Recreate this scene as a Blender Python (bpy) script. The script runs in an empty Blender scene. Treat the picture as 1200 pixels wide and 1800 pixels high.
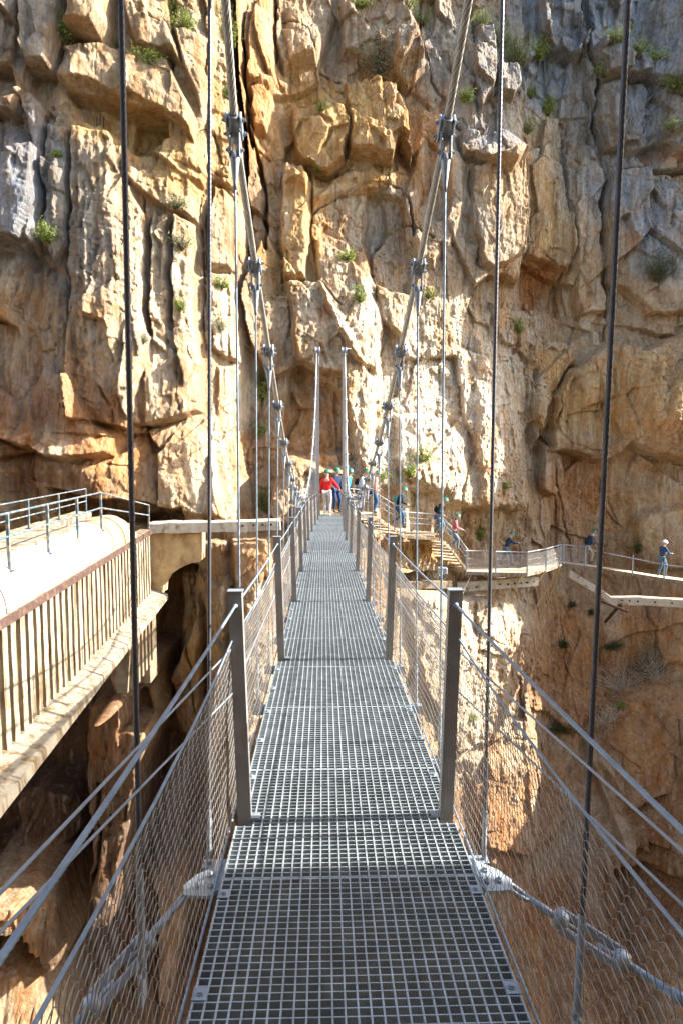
import bpy, bmesh, math, random
import numpy as np
from mathutils import Vector, Matrix, noise as mnoise
R = math.radians
random.seed(7)
SC = bpy.context.scene
C = SC.collection
# ------------------------------------------------------------------ camera
F = 1200.0                      # focal length in photograph pixels (1200 x 1800)
PITCH, YAW = R(5.0), R(1.53)
cam_d = bpy.data.cameras.new('camera')
cam = bpy.data.objects.new('camera', cam_d)
C.objects.link(cam)
cam_d.sensor_fit = 'VERTICAL'
cam_d.sensor_height = 36.0
cam_d.lens = 24.0
cam_d.clip_start = 0.05
cam_d.clip_end = 2000
cam.location = (0, 0, 0)
cam.rotation_euler = (R(90) - PITCH, 0, -YAW)
SC.camera = cam
CM = cam.rotation_euler.to_matrix()
# ------------------------------------------------------------------ light
SUN_EL, SUN_AZ = 34.0, 88.0     # azimuth from +Y (ahead) towards +X (right)
el, az = R(SUN_EL), R(SUN_AZ)
SUN_DIR = Vector((math.cos(el) * math.sin(az), math.cos(el) * math.cos(az), math.sin(el)))
w = bpy.data.worlds.new("World")
SC.world = w
w.use_nodes = True
wn = w.node_tree
wn.nodes.clear()
sky = wn.nodes.new('ShaderNodeTexSky')
sky.sky_type = 'NISHITA'
sky.sun_disc = False
sky.sun_elevation = el
sky.sun_rotation = az
sky.air_density = 1.0
sky.dust_density = 1.5
bg = wn.nodes.new('ShaderNodeBackground')
bg.inputs[1].default_value = 0.15
wo = wn.nodes.new('ShaderNodeOutputWorld')
wn.links.new(sky.outputs[0], bg.inputs[0])
wn.links.new(bg.outputs[0], wo.inputs[0])
sd = bpy.data.lights.new('sun', 'SUN')
sd.energy = 5.0
sd.angle = R(0.5)
sd.color = (1.0, 0.95, 0.88)
so = bpy.data.objects.new('sun', sd)
C.objects.link(so)
so.rotation_euler = SUN_DIR.to_track_quat('Z', 'Y').to_euler()
SC.view_settings.view_transform = 'Standard'
SC.view_settings.look = 'None'
SC.view_settings.gamma = 1.0
SC.view_settings.exposure = 2.0
SC.cycles.max_bounces = 8
SC.cycles.diffuse_bounces = 6
SC.cycles.glossy_bounces = 3


def P(u, v, Y):
    """point seen at photograph pixel (u, v) lying in the plane at distance Y ahead"""
    d = CM @ Vector(((u - 600) / F, (900 - v) / F, -1.0))
    return d * (Y / d.y)


# ------------------------------------------------------------------ numpy noise
def _hash(ix, iy, s):
    h = (ix.astype(np.int64) * 374761393 + iy.astype(np.int64) * 668265263 + s * 974634777) & 0x7fffffff
    h = ((h ^ (h >> 13)) * 1274126177) & 0x7fffffff
    return ((h ^ (h >> 16)) & 0xffffff).astype(np.float32) / float(0xffffff)


def vnoise(x, y, s=0):
    ix, iy = np.floor(x), np.floor(y)
    fx, fy = x - ix, y - iy
    fx = fx * fx * fx * (fx * (fx * 6 - 15) + 10)
    fy = fy * fy * fy * (fy * (fy * 6 - 15) + 10)
    a, b = _hash(ix, iy, s), _hash(ix + 1, iy, s)
    c, d = _hash(ix, iy + 1, s), _hash(ix + 1, iy + 1, s)
    return ((a * (1 - fx) + b * fx) * (1 - fy) + (c * (1 - fx) + d * fx) * fy) * 2 - 1


def fbm(x, y, o=4, s=0, g=0.5, ridge=False):
    t, a, n = 0, 1.0, 0.0
    for k in range(o):
        q = vnoise(x * 2 ** k + 17.3 * k, y * 2 ** k - 9.1 * k, s + k)
        if ridge:
            q = 1 - 2 * np.abs(q)
        t = t + a * q
        n += a
        a *= g
    return t / n


def facet(x, y, s=0, tilt=0.5, off=0.3, edge=0.0):
    """broken rock: every cell is a plane with its own tilt and set-back"""
    ix, iy = np.floor(x), np.floor(y)
    best = np.full(x.shape, 9.0, np.float32)
    sec = np.full(x.shape, 9.0, np.float32)
    val = np.zeros(x.shape, np.float32)
    for dx in (-1, 0, 1):
        for dy in (-1, 0, 1):
            cx, cy = ix + dx, iy + dy
            px = cx + 0.1 + 0.8 * _hash(cx, cy, s)
            py = cy + 0.1 + 0.8 * _hash(cx, cy, s + 1)
            qx, qy = x - px, y - py
            d = qx * qx + qy * qy
            tv = (off * (_hash(cx, cy, s + 2) * 2 - 1) + tilt * ((_hash(cx, cy, s + 3) * 2 - 1) * qx + (_hash(cx, cy, s + 4) * 2 - 1) * qy))
            m = d < best
            sec = np.where(m, best, np.minimum(sec, d))
            val = np.where(m, tv, val)
            best = np.where(m, d, best)
    e = np.sqrt(sec) - np.sqrt(best)
    if edge:
        val = val - edge * np.exp(-(e / 0.06) ** 2)
    return val


def sstep(a, b, x):
    t = np.clip((x - a) / (b - a), 0, 1)
    return t * t * (3 - 2 * t)


# ------------------------------------------------------------------ materials
def mat(name, color, rough=0.6, metal=0.0, bump=0.0, bscale=40.0, var=0.0, vscale=6.0, spec=0.5, stain=None, stain_amt=0.0, sscale=(3, 3, 0.6)):
    m = bpy.data.materials.new(name)
    m.use_nodes = True
    nt = m.node_tree
    b = nt.nodes['Principled BSDF']
    b.inputs['Base Color'].default_value = (*color, 1)
    b.inputs['Roughness'].default_value = rough
    b.inputs['Metallic'].default_value = metal
    b.inputs['Specular IOR Level'].default_value = spec
    tc = nt.nodes.new('ShaderNodeTexCoord')
    src = None
    if var > 0:
        n = nt.nodes.new('ShaderNodeTexNoise')
        n.inputs['Scale'].default_value = vscale
        n.inputs['Detail'].default_value = 6
        nt.links.new(tc.outputs['Object'], n.inputs['Vector'])
        r = nt.nodes.new('ShaderNodeValToRGB')
        r.color_ramp.elements[0].position = 0.3
        r.color_ramp.elements[1].position = 0.7
        r.color_ramp.elements[0].color = tuple(c * (1 - var) for c in color) + (1,)
        r.color_ramp.elements[1].color = tuple(min(1, c * (1 + var)) for c in color) + (1,)
        nt.links.new(n.outputs['Fac'], r.inputs[0])
        src = r.outputs[0]
    if stain:
        n = nt.nodes.new('ShaderNodeTexNoise')
        n.inputs['Scale'].default_value = 1.0
        n.inputs['Detail'].default_value = 8
        n.inputs['Roughness'].default_value = 0.65
        mp = nt.nodes.new('ShaderNodeMapping')
        mp.inputs['Scale'].default_value = sscale
        nt.links.new(tc.outputs['Object'], mp.inputs['Vector'])
        nt.links.new(mp.outputs[0], n.inputs['Vector'])
        r = nt.nodes.new('ShaderNodeMapRange')
        r.inputs[1].default_value = 0.62 - stain_amt * 0.25
        r.inputs[2].default_value = 0.72 - stain_amt * 0.2
        nt.links.new(n.outputs['Fac'], r.inputs[0])
        mx = nt.nodes.new('ShaderNodeMix')
        mx.data_type = 'RGBA'
        nt.links.new(r.outputs[0], mx.inputs[0])
        if src:
            nt.links.new(src, mx.inputs[6])
        else:
            mx.inputs[6].default_value = (*color, 1)
        mx.inputs[7].default_value = (*stain, 1)
        src = mx.outputs[2]
    if src:
        nt.links.new(src, b.inputs['Base Color'])
    if bump > 0:
        n = nt.nodes.new('ShaderNodeTexNoise')
        n.inputs['Scale'].default_value = bscale
        n.inputs['Detail'].default_value = 8
        nt.links.new(tc.outputs['Object'], n.inputs['Vector'])
        bp = nt.nodes.new('ShaderNodeBump')
        bp.inputs['Strength'].default_value = 1.0
        bp.inputs['Distance'].default_value = bump
        nt.links.new(n.outputs['Fac'], bp.inputs['Height'])
        nt.links.new(bp.outputs[0], b.inputs['Normal'])
    return m


def rock_mat():
    m = bpy.data.materials.new('limestone')
    m.use_nodes = True
    nt = m.node_tree
    L = nt.links.new
    b = nt.nodes['Principled BSDF']
    b.inputs['Roughness'].default_value = 0.92
    b.inputs['Specular IOR Level'].default_value = 0.15
    tc = nt.nodes.new('ShaderNodeTexCoord')
    at = nt.nodes.new('ShaderNodeAttribute')
    at.attribute_name = 'col'

    def noise(scale, mp=(1, 1, 1), detail=8, rough=0.6):
        mm = nt.nodes.new('ShaderNodeMapping')
        mm.inputs['Scale'].default_value = mp
        L(tc.outputs['Object'], mm.inputs['Vector'])
        n = nt.nodes.new('ShaderNodeTexNoise')
        n.inputs['Scale'].default_value = scale
        n.inputs['Detail'].default_value = detail
        n.inputs['Roughness'].default_value = rough
        L(mm.outputs[0], n.inputs['Vector'])
        return n.outputs['Fac']

    def rng(x, a, b_, lo=0, hi=1):
        r = nt.nodes.new('ShaderNodeMapRange')
        r.inputs[1].default_value = a
        r.inputs[2].default_value = b_
        r.inputs[3].default_value = lo
        r.inputs[4].default_value = hi
        L(x, r.inputs[0])
        return r.outputs[0]

    def mix(f, a, c, mode='MIX'):
        x = nt.nodes.new('ShaderNodeMix')
        x.data_type = 'RGBA'
        x.blend_type = mode
        if isinstance(f, (int, float)):
            x.inputs[0].default_value = f
        else:
            L(f, x.inputs[0])
        for i, k in ((6, a), (7, c)):
            if isinstance(k, tuple):
                x.inputs[i].default_value = (*k, 1)
            else:
                L(k, x.inputs[i])
        return x.outputs[2]
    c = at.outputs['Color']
    streak = rng(noise(1.0, (2.2, 2.2, 0.22)), 0.42, 0.68)
    c = mix(streak, c, mix(1.0, c, (0.68, 0.55, 0.42), 'MULTIPLY'))
    c = mix(rng(noise(1.0, (5.5, 5.5, 0.3), 6), 0.52, 0.70, 0, 0.55), c, mix(1.0, c, (0.46, 0.36, 0.27), 'MULTIPLY'))
    pale = rng(noise(1.0, (3.5, 3.5, 0.5)), 0.55, 0.72, 0, 0.55)
    c = mix(pale, c, (0.50, 0.44, 0.34))
    blot = rng(noise(0.8, (1, 1, 1)), 0.5, 0.66, 0, 0.5)
    c = mix(blot, c, mix(1.0, c, (1.12, 0.83, 0.55), 'MULTIPLY'))
    fine = rng(noise(7.0, (1, 1, 0.7)), 0.3, 0.72, 0.76, 1.2)
    c = mix(1.0, c, fine, 'MULTIPLY')
    spots = rng(noise(2.6, (1, 1, 0.5), 10, 0.7), 0.66, 0.74, 0, 0.4)
    c = mix(spots, c, (0.10, 0.085, 0.07))
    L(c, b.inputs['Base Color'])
    h1 = noise(4.2, (1, 1, 0.55), 14, 0.72)
    h2 = noise(9.0, (1, 1, 0.6), 8, 0.6)
    ad = nt.nodes.new('ShaderNodeMath')
    ad.operation = 'MULTIPLY_ADD'
    L(h2, ad.inputs[0])
    ad.inputs[1].default_value = 0.3
    L(h1, ad.inputs[2])
    bp = nt.nodes.new('ShaderNodeBump')
    bp.inputs['Strength'].default_value = 1.0
    bp.inputs['Distance'].default_value = 0.26
    L(ad.outputs[0], bp.inputs['Height'])
    L(bp.outputs[0], b.inputs['Normal'])
    return m


M_ROCK = rock_mat()
# ------------------------------------------------------------------ the cliff
def project(X, Y, Z):
    m = np.array(CM)
    x = m[0, 0] * X + m[1, 0] * Y + m[2, 0] * Z
    y = m[0, 1] * X + m[1, 1] * Y + m[2, 1] * Z
    z = -(m[0, 2] * X + m[1, 2] * Y + m[2, 2] * Z)
    z = np.maximum(z, 0.5)
    return 600 + F * x / z, 900 - F * y / z


TU = [-900, -450, -150, 0, 200, 330, 415, 440, 500, 560, 640, 740, 840, 925, 965, 1050, 1130, 1200, 1300, 1420, 1700, 2100]  # out-of-view columns at the right are shaped to block the sun
TV = [-400, 0, 300, 520, 620, 740, 830, 900, 1000, 1180, 1350, 1550, 1800, 2100]
TAB = {
    -400: [18.0, 20.0, 24.0, 27.0, 28.5, 30.0, 32.0, 33.0, 36.0, 37.0, 37.0, 37.5, 38.0, 38.5, 39.0, 39.0, 39.0, 38.0, 37.9, 37.7, 37.6, 37.6],
    0: [17.0, 20.0, 24.0, 28.0, 28.4, 29.4, 31.0, 33.0, 35.5, 35.8, 36.0, 36.4, 37.0, 37.6, 38.0, 38.4, 38.4, 38.0, 37.9, 37.7, 37.6, 37.6],
    300: [17.0, 20.0, 24.0, 27.6, 27.9, 28.9, 30.6, 33.0, 34.6, 35.0, 35.2, 35.2, 35.4, 36.6, 38.2, 38.4, 38.6, 38.0, 37.9, 37.7, 37.6, 37.6],
    520: [17.0, 20.0, 24.0, 27.6, 27.9, 28.9, 30.6, 32.0, 33.0, 33.0, 33.0, 34.6, 36.4, 38.7, 39.4, 39.2, 38.2, 37.5, 37.9, 37.7, 37.6, 37.6],
    620: [17.0, 20.0, 24.0, 28.1, 27.5, 28.7, 30.6, 31.6, 31.9, 31.9, 32.3, 34.2, 36.2, 38.9, 39.8, 39.4, 37.6, 37.0, 37.9, 37.7, 37.6, 37.6],
    740: [17.0, 20.0, 24.0, 28.1, 27.5, 28.7, 30.6, 31.4, 31.2, 31.2, 31.8, 33.8, 35.9, 38.7, 39.9, 39.2, 36.8, 36.4, 37.9, 37.7, 37.6, 37.6],
    830: [17.0, 20.0, 24.0, 26.4, 27.0, 28.6, 30.4, 31.0, 30.8, 31.0, 31.4, 33.3, 35.5, 38.3, 39.8, 39.2, 38.8, 38.2, 38.0, 38.0, 38.0, 38.0],
    900: [17.0, 20.0, 24.0, 26.8, 27.4, 28.6, 29.6, 30.2, 30.4, 30.8, 31.2, 33.0, 35.3, 38.1, 40.0, 40.2, 39.2, 38.0, 37.9, 37.8, 37.6, 37.6],
    1000: [17.0, 20.0, 24.0, 29.5, 31.0, 30.6, 29.0, 29.0, 29.2, 29.4, 30.4, 32.2, 34.7, 37.6, 39.8, 40.4, 39.4, 38.0, 36.8, 35.0, 33.0, 32.0],
    1180: [17.0, 20.0, 28.0, 32.0, 32.6, 31.4, 29.4, 28.6, 28.4, 28.6, 29.6, 31.2, 33.4, 35.6, 38.6, 39.0, 38.2, 37.0, 35.0, 30.0, 25.0, 19.0],
    1350: [17.0, 20.0, 28.0, 32.5, 32.6, 31.2, 29.0, 28.0, 27.8, 27.8, 28.6, 30.2, 32.0, 33.5, 36.0, 36.4, 35.6, 34.5, 33.0, 29.0, 24.0, 18.0],
    1550: [17.0, 20.0, 26.0, 30.5, 31.0, 29.8, 28.2, 27.0, 26.6, 26.6, 27.2, 28.6, 30.0, 31.2, 32.5, 32.8, 32.2, 31.5, 30.0, 27.5, 23.0, 17.0],
    1800: [17.0, 19.0, 24.0, 27.5, 28.4, 27.6, 26.0, 25.0, 24.8, 24.8, 25.2, 26.0, 27.0, 27.6, 28.0, 28.2, 27.6, 27.0, 26.5, 25.0, 21.0, 16.0],
    2100: [12.0, 13.0, 14.0, 15.0, 16.0, 18.0, 19.0, 20.0, 21.0, 21.4, 22.0, 22.6, 23.0, 23.4, 23.6, 24.0, 24.0, 23.5, 24.1, 25.5, 27.0, 28.5],
}
TD = np.array([TAB[v] for v in TV], np.float32)


def table(u, v):
    out = np.zeros(u.shape, np.float32)
    tu, tv = np.array(TU, float), np.array(TV, float)
    iu = np.clip(np.searchsorted(tu, u) - 1, 0, len(TU) - 2)
    iv = np.clip(np.searchsorted(tv, v) - 1, 0, len(TV) - 2)
    fu = np.clip((u - tu[iu]) / (tu[iu + 1] - tu[iu]), 0, 1)
    fv = np.clip((v - tv[iv]) / (tv[iv + 1] - tv[iv]), 0, 1)
    fv = fv * fv * (3 - 2 * fv) * 0.5 + fv * 0.5
    return ((TD[iv, iu] * (1 - fu) + TD[iv, iu + 1] * fu) * (1 - fv) + (TD[iv + 1, iu] * (1 - fu) + TD[iv + 1, iu + 1] * fu) * fv)


def seg_dist(u, v, pts):
    best = np.full(u.shape, 1e9, np.float32)
    for (ax, ay), (bx, by) in zip(pts[:-1], pts[1:]):
        dx, dy = bx - ax, by - ay
        L2 = dx * dx + dy * dy + 1e-9
        t = np.clip(((u - ax) * dx + (v - ay) * dy) / L2, 0, 1)
        d = (u - ax - t * dx) ** 2 + (v - ay - t * dy) ** 2
        best = np.minimum(best, d)
    return np.sqrt(best)


def poly_sdf(u, v, pts):
    """positive inside"""
    d = seg_dist(u, v, list(pts) + [pts[0]])
    ins = np.zeros(u.shape, bool)
    n = len(pts)
    for i in range(n):
        (ax, ay), (bx, by) = pts[i], pts[(i + 1) % n]
        c = ((ay > v) != (by > v))
        if by != ay:
            ins ^= c & (u < (bx - ax) * (v - ay) / (by - ay) + ax)
    return np.where(ins, d, -d)


# blocks: polygon in photograph directions, thrust towards the camera in metres, edge width (px), extra thrust per 100 px (du, dv)
BLOCKS = [
    # left mass
    ([(-200, -60), (60, -60), (68, 120), (40, 215), (0, 205), (-200, 230)], 0.9, 5, (0, 0.1)),
    ([(56, -60), (118, -60), (116, 90), (100, 150), (62, 140), (58, 60)], 1.4, 6, (0.3, 0.3)),
    ([(126, -60), (204, -60), (200, 70), (188, 92), (150, 84), (124, 78)], 1.6, 7, (0.2, 0.4)),
    ([(100, 150), (118, 92), (190, 90), (236, 110), (300, 108), (322, 160), (346, 200), (348, 262), (296, 212), (232, 195), (160, 165), (128, 172)], 0.8, 6, (0.1, 0.25)),
    ([(212, -60), (296, -60), (306, 60), (330, 130), (300, 110), (246, 100), (232, 60)], 1.0, 6, (0.2, 0.2)),
    ([(306, -60), (372, -60), (392, 120), (360, 200), (332, 140), (312, 60)], 0.5, 6, (-0.3, 0.2)),
    ([(118, 172), (180, 180), (250, 200), (300, 225), (300, 250), (230, 262), (190, 230), (140, 215)], -0.9, 8, (0, 0.3)),
    ([(300, 222), (348, 210), (362, 300), (356, 318), (300, 290), (262, 265)], 0.5, 6, (0, 0.6)),
    ([(200, 262), (270, 262), (330, 300), (356, 330), (362, 395), (300, 370), (240, 330), (196, 300)], 0.55, 6, (0, 0.2)),
    ([(0, 205), (60, 168), (78, 200), (80, 440), (30, 430), (-200, 440), (-200, 230)], 0.9, 5, (-0.1, 0.2)),
    ([(84, 222), (128, 232), (130, 440), (110, 470), (86, 430)], 0.5, 4, (0.2, 0.1)),
    ([(134, 228), (200, 240), (210, 300), (262, 372), (270, 600), (240, 760), (140, 740), (132, 470)], 0.8, 5, (0.1, 0.1)),
    ([(270, 372), (300, 380), (306, 560), (296, 620), (276, 600)], 0.5, 4, (0, 0)),
    ([(312, 378), (346, 392), (352, 640), (330, 680), (312, 600)], 0.7, 4, (0, 0)),
    ([(372, 308), (398, 330), (410, 420), (408, 470), (374, 466)], 0.8, 4, (0, 0.2)),
    ([(374, 476), (404, 480), (418, 560), (420, 640), (376, 620)], 0.7, 4, (0, 0.1)),
    ([(376, 640), (424, 650), (428, 860), (420, 915), (380, 915)], 0.4, 6, (0, 0.1)),
    ([(-200, 440), (60, 440), (130, 480), (150, 600), (160, 740), (210, 770), (196, 800), (120, 812), (60, 790), (0, 758), (-200, 700)], 0.7, 10, (0, 0.5)),
    ([(236, 560), (352, 640), (356, 720), (300, 744), (244, 752), (226, 700)], 0.7, 6, (0, 0.4)),
    ([(120, 815), (200, 800), (240, 760), (352, 740), (376, 700), (400, 900), (330, 905), (230, 915), (140, 860)], 0.4, 9, (0, 0.2)),
    ([(80, 860), (220, 880), (330, 893), (330, 922), (90, 930)], -2.0, 4, (0, 0)),
    # under the beam
    ([(272, 1000), (300, 970), (352, 990), (356, 1075), (300, 1215), (262, 1215), (262, 1020)], -2.6, 6, (0, 0)),
    ([(300, 1005), (330, 1002), (352, 1010), (366, 1100), (364, 1230), (340, 1300), (308, 1250), (306, 1080)], 1.2, 8, (0.3, 0)),
    ([(362, 940), (402, 940), (404, 1300), (372, 1320)], 0.8, 8, (0, 0)),
    ([(410, 940), (480, 925), (486, 1200), (440, 1300), (412, 1280)], 0.9, 8, (0, 0.1)),
    ([(204, 1176), (250, 1168), (300, 1174), (304, 1240), (284, 1320), (262, 1500), (216, 1500), (206, 1300)], 4.6, 7, (0.3, 0.1)),
    ([(226, 1136), (262, 1130), (296, 1150), (298, 1176), (240, 1178)], 3.6, 6, (0, 0.3)),
    ([(40, 1370), (100, 1340), (160, 1360), (176, 1420), (130, 1480), (60, 1480)], 1.6, 10, (0, 0)),
    ([(44, 1450), (90, 1444), (165, 1460), (172, 1520), (182, 1560), (160, 1590), (110, 1550), (66, 1528)], 4.2, 5, (0.2, 0.3)),
    ([(54, 1576), (100, 1568), (142, 1600), (168, 1680), (168, 1740), (150, 1840), (60, 1850), (60, 1700), (52, 1620)], 4.2, 7, (0.3, 0.3)),
    ([(284, 1470), (330, 1440), (352, 1460), (350, 1560), (330, 1700), (300, 1690), (300, 1560)], 2.6, 8, (0.3, 0.3)),
    # ledge in front of the far tower
    ([(500, 800), (530, 805), (570, 822), (600, 828), (640, 832), (660, 880), (640, 915), (500, 920), (470, 900)], 1.3, 4, (0, 0)),
    # centre buttress
    ([(488, -60), (580, -60), (590, 40), (560, 130), (500, 150), (486, 90)], 0.8, 8, (0, 0.3)),
    ([(446, 10), (486, 8), (488, 150), (478, 240), (450, 230), (442, 120)], 0.9, 6, (0, 0.1)),
    ([(590, -60), (700, -60), (745, 60), (744, 120), (690, 140), (600, 100)], 0.7, 10, (0, 0.2)),
    ([(695, 76), (738, 84), (744, 130), (720, 160), (692, 140)], 0.9, 4, (0, 0.6)),
    ([(604, 150), (660, 150), (702, 170), (714, 220), (722, 300), (700, 268), (680, 305), (612, 284), (608, 200)], 1.3, 4, (0.5, 0.7)),
    ([(514, 196), (560, 190), (606, 200), (612, 250), (600, 300), (572, 316), (530, 300), (512, 240)], 1.2, 4, (0.4, 0.8)),
    ([(500, 340), (540, 290), (572, 316), (650, 300), (690, 330), (660, 345), (600, 350), (545, 372), (520, 340)], 0.4, 8, (0, 0.4)),
    ([(500, 302), (520, 294), (540, 310), (544, 360), (540, 500), (504, 500), (492, 400)], 1.3, 6, (0.4, 0.05)),
    ([(552, 420), (600, 440), (640, 480), (662, 540), (660, 660), (620, 640), (590, 580), (556, 500)], 0.7, 6, (-0.3, 0.2)),
    ([(506, 500), (560, 496), (600, 560), (640, 640), (662, 700), (668, 810), (640, 840), (600, 700), (520, 640)], 0.8, 9, (-0.3, 0.1)),
    ([(520, 640), (600, 660), (612, 800), (500, 800), (498, 660)], -0.9, 8, (0, 0)),
    ([(668, 560), (700, 590), (716, 640), (700, 700), (672, 716), (664, 640)], -0.7, 5, (0, 0)),
    ([(640, 340), (700, 360), (740, 440), (720, 520), (660, 500), (640, 420)], -0.6, 8, (0, 0)),
    ([(740, 190), (800, 210), (816, 300), (800, 420), (760, 480), (716, 440), (700, 360), (730, 280)], 0.5, 8, (0, 0.1)),
    ([(806, 236), (880, 240), (918, 262), (922, 290), (880, 320), (850, 300), (812, 280)], 1.1, 4, (0.2, 1.0)),
    ([(834, 56), (868, 60), (870, 150), (846, 200), (824, 150)], 0.8, 5, (0, 0.3)),
    ([(868, 120), (908, 116), (916, 160), (900, 180), (872, 172)], 0.9, 4, (0, 0.4)),
    ([(940, 0), (1018, -60), (1020, 70), (1016, 110), (970, 96), (945, 60)], 1.0, 5, (0, 0.2)),
    ([(826, 300), (910, 290), (922, 340), (920, 440), (902, 500), (880, 486), (842, 470), (820, 400)], 0.9, 4, (0.7, 0.1)),
    ([(922, 262), (970, 250), (990, 300), (1002, 430), (994, 480), (956, 470), (918, 450)], 0.6, 4, (0.2, 0)),
    ([(930, 470), (990, 470), (988, 560), (960, 545), (900, 540), (906, 490)], -0.5, 5, (0, 0)),
    ([(860, 520), (930, 580), (992, 590), (1000, 640), (990, 680), (958, 740), (930, 780), (938, 650), (880, 600)], 0.35, 5, (-0.4, 0.2)),
    ([(930, 600), (992, 600), (1000, 640), (960, 700), (928, 800), (922, 700)], 0.5, 5, (0.6, 0.2)),
    ([(840, 590), (930, 640), (936, 700), (920, 800), (940, 940), (860, 940), (830, 800)], 0.5, 10, (-0.35, 0.1)),
    ([(700, 730), (790, 730), (830, 820), (830, 900), (760, 870), (700, 830)], 0.5, 10, (-0.3, 0.1)),
    # right recess
    ([(960, 700), (1000, 640), (1060, 600), (1130, 620), (1240, 560), (1260, 800), (1190, 816), (1120, 800), (1085, 780), (1040, 810), (990, 800), (950, 790)], 1.6, 6, (0, 0.4)),
    ([(938, 770), (975, 800), (985, 850), (960, 880), (944, 860)], 1.2, 5, (0, 0.1)),
    ([(1036, 90), (1080, 80), (1118, 108), (1200, 96), (1260, 160), (1200, 180), (1130, 150), (1052, 150)], 1.3, 4, (0, 0.5)),
    ([(1052, 150), (1140, 152), (1200, 180), (1240, 170), (1260, 230), (1180, 250), (1100, 280), (1060, 240)], 0.6, 5, (0, 0.3)),
    ([(1160, 230), (1260, 220), (1260, 285), (1200, 280), (1150, 262)], 1.0, 4, (0, 0.5)),
    ([(1064, 300), (1150, 305), (1200, 330), (1300, 340), (1300, 560), (1130, 560), (1060, 500), (1058, 380)], 0.8, 6, (-0.1, 0.1)),
    ([(990, 240), (1040, 244), (1060, 300), (1052, 400), (1056, 560), (1010, 560), (1000, 420)], 0.5, 5, (0, 0.1)),
    ([(990, 600), (1050, 580), (1058, 700), (1000, 720)], 0.4, 6, (0, 0)),
    ([(1120, 900), (1170, 890), (1260, 860), (1260, 1010), (1120, 1000), (1080, 950)], 0.7, 10, (-0.4, 0.2)),
    ([(930, 1160), (1000, 1050), (1100, 1060), (1260, 1060), (1260, 1160), (1100, 1180), (1010, 1300), (940, 1250)], 0.4, 15, (0, 0.2)),
    ([(1050, 1230), (1110, 1200), (1220, 1180), (1260, 1500), (1200, 1480), (1150, 1380), (1090, 1420), (1040, 1330)], 1.1, 8, (0.2, 0.1)),
    ([(810, 1330), (900, 1310), (1000, 1350), (1010, 1450), (930, 1500), (850, 1480)], 0.6, 12, (0.2, 0.2)),
    ([(860, 1500), (960, 1510), (1060, 1480), (1120, 1600), (1080, 1800), (900, 1850)], 0.7, 12, (0.2, 0.2)),
    ([(1090, 1560), (1150, 1540), (1260, 1600), (1260, 1850), (1130, 1850)], -1.6, 12, (0, 0)),
    ([(700, 1000), (800, 1020), (930, 1060), (940, 1160), (900, 1300), (800, 1320), (740, 1200)], 0.5, 10, (-0.25, 0.1)),
    ([(640, 915), (700, 940), (800, 965), (830, 1010), (780, 1030), (700, 1000), (660, 960)], -0.7, 6, (0, 0)),
]
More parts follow.
